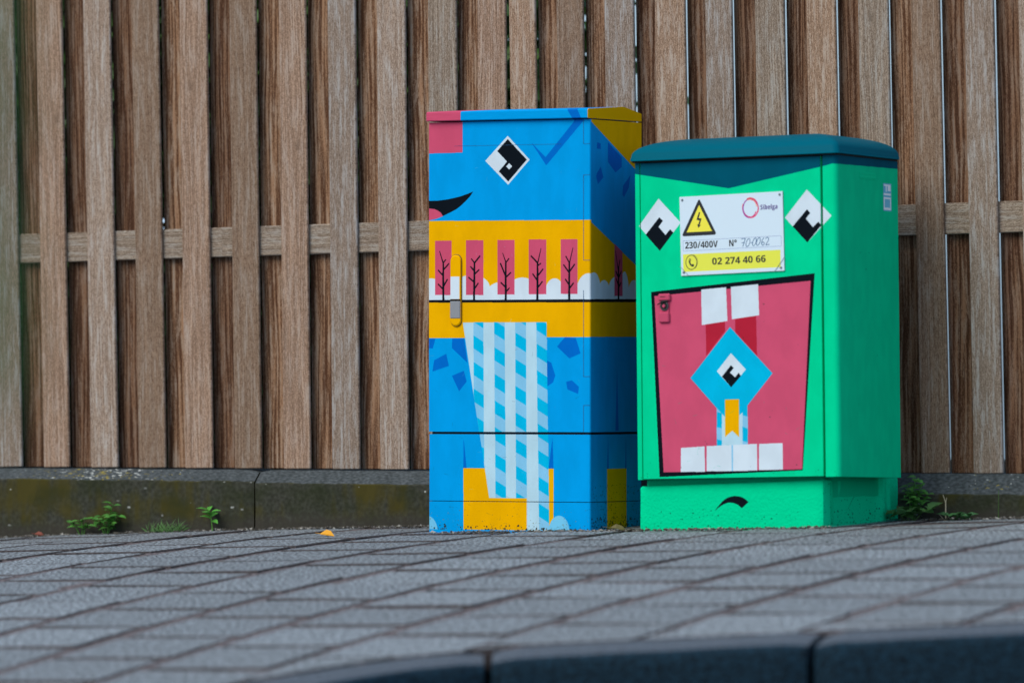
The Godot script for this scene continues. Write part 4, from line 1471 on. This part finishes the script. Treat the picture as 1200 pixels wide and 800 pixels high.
# ------------------------------------------------------------------ weeds and litter
func weed(called: String, label: String, category: String, at: Vector3, stems: Array, leaf_len: Vector2, leaf_w: float, col: Color, per: int, group := "") -> Node3D:
	var o := thing(called, label, category, at, group)
	var green := plain(Color(col.r * 1.3, col.g * 1.1, col.b).linear_to_srgb(), 0.7)
	for s in stems:
		var st := begin()
		var tip := Vector3(s[0], s[1], s[2])
		var mid := tip * 0.5 + Vector3(0, tip.y * 0.12, 0)
		add_tube(st, Vector3(0, -0.015, 0), mid, 0.0016, 0.0012, 5)
		add_tube(st, mid, tip, 0.0012, 0.0006, 5)
		part("stem", commit(st), green, o)
		for k in per:
			var t := lerpf(0.35, 1.0, (k + 0.5) / per)
			var p := mid * (t * 2.0) if t < 0.5 else mid.lerp(tip, t * 2.0 - 1.0)
			var a := k * 2.4 + rng.randf() * 0.8
			var d := Vector3(cos(a), rng.randf_range(0.0, 0.7), sin(a) * 0.8 + 0.15)
			var g := rng.randf_range(0.65, 1.25)
			var lf := begin()
			add_leaf(lf, p, d, Vector3(rng.randf_range(-0.2, 0.2), 1, 0.35), rng.randf_range(leaf_len.x, leaf_len.y), leaf_w * rng.randf_range(0.8, 1.15), Color(col.r * g, col.g * g, col.b * g), 0.35)
			part("leaf", commit(lf), mats.leaf, o)
	return o


func build_plants() -> void:
	var y := func(x: float, z: float) -> float: return ground(x, z)
	weed("weed", "low bushy green weed at the foot of the wall, furthest left", "weed", Vector3(-1.83, y.call(-1.83, -0.405), -0.405), [[-0.035, 0.035, 0.01], [0.01, 0.045, 0.02], [0.03, 0.028, 0.02]], Vector2(0.022, 0.034), 0.016, Color(0.06, 0.22, 0.03), 6)
	weed("weed", "taller leafy weed against the mossy wall, right of the lowest one", "weed", Vector3(-1.755, y.call(-1.755, -0.41), -0.41), [[-0.03, 0.045, 0.01], [0.0, 0.05, 0.02], [0.03, 0.085, 0.01], [0.05, 0.055, 0.01], [0.035, 0.03, 0.03]], Vector2(0.022, 0.036), 0.018, Color(0.06, 0.23, 0.03), 7)
	weed("seedling", "single upright light green seedling beside the joint in the wall", "seedling", Vector3(-1.405, y.call(-1.405, -0.41), -0.41), [[-0.006, 0.058, 0.012]], Vector2(0.03, 0.04), 0.02, Color(0.08, 0.30, 0.04), 8)
	var tuft := thing("grass_tuft", "thin tuft of dark grass at the foot of the mossy wall", "grass", Vector3(-1.56, ground(-1.56, -0.40), -0.40))
	for k in 5:
		var bl := begin()
		for i in 18:
			var a := rng.randf() * TAU
			add_leaf(bl, Vector3(rng.randf_range(-0.05, 0.05), 0, rng.randf_range(-0.015, 0.015)), Vector3(cos(a) * 0.7, rng.randf_range(0.4, 1.2), sin(a) * 0.5), Vector3(0.1, 0.4, 1), rng.randf_range(0.02, 0.045), 0.0025, Color(0.04, 0.12, 0.02) * rng.randf_range(0.7, 1.3), 0.5)
		part("blades", commit(bl), mats.leaf, tuft)
	weed("nettle", "bushy dark green weed between the green cabinet and the wall", "weed", Vector3(0.735, y.call(0.735, -0.40), -0.40), [[0.02, 0.115, 0.015], [0.045, 0.10, 0.02], [-0.005, 0.09, 0.01], [0.06, 0.07, 0.02], [0.03, 0.06, 0.03]], Vector2(0.018, 0.027), 0.019, Color(0.06, 0.22, 0.035), 10)
	weed("broad_leaved_weed", "low weed with broad dull leaves right beside the green base", "weed", Vector3(0.742, y.call(0.742, -0.372), -0.372), [[-0.045, 0.028, 0.01], [0.0, 0.03, 0.02], [0.04, 0.03, 0.02], [0.075, 0.035, 0.0]], Vector2(0.038, 0.05), 0.038, Color(0.07, 0.18, 0.05), 4)
	weed("small_weed", "small flat weed on the pavement edge, right of the dry twig", "weed", Vector3(0.868, y.call(0.868, -0.385), -0.385), [[-0.02, 0.012, 0.01], [0.02, 0.015, 0.01], [0.045, 0.01, 0.0]], Vector2(0.03, 0.042), 0.024, Color(0.05, 0.16, 0.05), 4)
	var twig := thing("dry_twig", "pale dry forked twig standing before the wall", "twig", Vector3(0.832, ground(0.832, -0.405), -0.405))
	var tw := begin()
	add_tube(tw, Vector3(0, -0.01, 0), Vector3(0.0, 0.045, 0), 0.002, 0.0016, 6)
	add_tube(tw, Vector3(0, 0.045, 0), Vector3(-0.008, 0.065, 0), 0.0014, 0.0007, 5)
	add_tube(tw, Vector3(0, 0.045, 0), Vector3(0.003, 0.058, 0), 0.0013, 0.0006, 5)
	add_tube(tw, Vector3(0, -0.005, 0), Vector3(-0.018, 0.016, 0.005), 0.0013, 0.0006, 5)
	add_tube(tw, Vector3(0, -0.005, 0), Vector3(0.012, 0.012, 0.005), 0.0012, 0.0006, 5)
	part("stick", commit(tw), plain(Color8(176, 166, 140), 0.9), twig)
	var stalk := thing("thin_stalk", "single thin green stalk before the wall near the right edge", "stalk", Vector3(0.985, ground(0.985, -0.40), -0.40))
	var sk := begin()
	add_tube(sk, Vector3(0, -0.01, 0), Vector3(0.001, 0.075, 0), 0.0013, 0.0007, 5)
	part("stem", commit(sk), plain(Color8(60, 96, 34), 0.8), stalk)
	for e in [[-0.30, 0.018, 13], [-0.135, 0.012, 16], [-0.05, 0.014, 9]]:
		var tu := thing("moss_tuft", ["tiny moss tuft at the foot of the blue cabinet below the yellow patch", "moss tuft at the foot of the blue cabinet under the pale circle", "moss tuft at the right front corner of the blue cabinet"][[-0.30, -0.135, -0.05].find(e[0])], "moss", Vector3(e[0], ground(e[0], 0.006), 0.006))
		var ms := begin()
		for i in 90:
			var a := rng.randf() * TAU
			add_leaf(ms, Vector3(rng.randf_range(-1, 1) * 0.045, -0.001, rng.randf_range(-0.002, 0.012)), Vector3(cos(a), rng.randf_range(0.3, 1.0), sin(a)), Vector3(0, 1, 0.4), rng.randf_range(0.3, 1.0) * e[1], 0.004, Color(0.07, 0.085, 0.03) * rng.randf_range(0.5, 1.4), 0.4)
		part("tuft", commit(ms), mats.leaf, tu)
	# a leafy roadside weed close to the camera, out of focus at the left edge
	var sap := thing("roadside_weed", "blurred tall weed close to the camera at the left edge", "weed", Vector3(6.2105, road_height(6.2), 12.336))
	var ss := begin()
	add_tube(ss, Vector3(0, -0.02, 0), Vector3(0.002, 0.5, 0), 0.004, 0.003, 6)
	add_tube(ss, Vector3(0.002, 0.5, 0), Vector3(0.0, 0.96, 0), 0.003, 0.0015, 6)
	part("stem", commit(ss), plain(Color8(60, 84, 36), 0.8), sap)
	for k in 26:
		var yy := 0.66 + k * 0.0100
		var lf := begin()
		var a := rng.randf_range(0.2, 0.7) if k % 3 != 2 else rng.randf_range(2.4, 4.0)
		add_leaf(lf, Vector3(0, yy, 0), Vector3(cos(a), rng.randf_range(-0.1, 0.25), -sin(a)), Vector3(0.0, 0.6, 0.6), rng.randf_range(0.046, 0.062), 0.034, Color(0.045, 0.12, 0.025), 0.3)
		part("leaf", commit(lf), mats.leaf, sap)


func fallen(label: String, at: Vector2, turn: float, length: float, width: float, col: Color, curl: float, lift: float) -> void:
	var o := thing("fallen_leaf", label, "leaf", Vector3(at.x, ground(at.x, at.y) + 0.004, at.y))
	var st := begin()
	add_leaf(st, Vector3(0, lift, 0), Vector3(cos(turn), 0.12, sin(turn)), Vector3(0, 1, 0.5), length, width, col, curl)
	part("blade", commit(st), mats.leaf, o)
	var sk := begin()
	add_tube(sk, Vector3(0, lift, 0), Vector3(-cos(turn) * length * 0.4, lift + 0.002, -sin(turn) * length * 0.4), 0.0009, 0.0006, 5)
	part("leaf_stalk", commit(sk), plain(col.darkened(0.3).linear_to_srgb(), 0.8), o)


func build_litter() -> void:
	fallen("bright yellow fallen leaf lying on the pavement before the wall", Vector2(-0.76, 0.10), 0.2, 0.045, 0.03, Color(0.75, 0.34, 0.01), 0.3, 0.004)
	fallen("curled brown leaf lying at the gap between the two cabinets", Vector2(0.075, 0.03), -0.4, 0.05, 0.03, Color(0.16, 0.13, 0.05), 0.5, 0.006)
	fallen("reddish dry leaf at the foot of the wall near the left edge", Vector2(-1.985, -0.40), 0.1, 0.03, 0.02, Color(0.20, 0.05, 0.03), 0.4, 0.005)
	# crumbs of earth, grit and dead stems gathered along the wall and the cabinets
	var shape := begin()
	for f in [[0, 1, 2], [0, 2, 3], [0, 3, 1], [4, 1, 2], [4, 2, 3], [4, 3, 1]]:
		var vs := [Vector3(0, 1, 0.1), Vector3(1, 0, 0.2), Vector3(-0.6, 0.1, 0.8), Vector3(-0.5, -0.1, -0.9), Vector3(0.1, -0.6, 0)]
		tri(shape, vs[f[0]], vs[f[1]], vs[f[2]], Vector3.ZERO)
	var mm := MultiMesh.new()
	mm.transform_format = MultiMesh.TRANSFORM_3D
	mm.use_colors = true
	mm.mesh = commit(shape)
	mm.instance_count = 4200
	for i in 4200:
		var x := rng.randf_range(-2.4, 1.3)
		var z := WALL_Z + 0.004 + pow(rng.randf(), 2.5) * 0.07
		if i > 2900:
			x = rng.randf_range(-0.49, 0.70)
			z = 0.008 + pow(rng.randf(), 3.0) * 0.05
		if i > 4000:
			x = rng.randf_range(-2.2, 1.6)
			z = rng.randf_range(-0.3, 1.0)
		var r := lerpf(0.0012, 0.0055, pow(rng.randf(), 3.0))
		if i > 4000: r *= 0.6
		mm.set_instance_transform(i, Transform3D(Basis.from_euler(Vector3(rng.randf() * TAU, rng.randf() * TAU, 0)).scaled(Vector3(r * rng.randf_range(0.8, 2.2), r, r)), Vector3(x, ground(x, z) + r * 0.4 + 0.001, z)))
		var k := rng.randf()
		mm.set_instance_color(i, Color(0.05, 0.045, 0.035) if k < 0.55 else (Color(0.14, 0.13, 0.12) if k < 0.85 else Color(0.32, 0.31, 0.28)))
	var grit := MultiMeshInstance3D.new()
	grit.multimesh = mm
	grit.name = "grit"
	var gm := plain(Color.WHITE, 0.95)
	gm.vertex_color_use_as_albedo = true
	grit.material_override = gm
	add_child(grit, true)
	tag(grit, "earth crumbs and grit gathered along the foot of the wall and cabinets", "grit", "", "stuff")
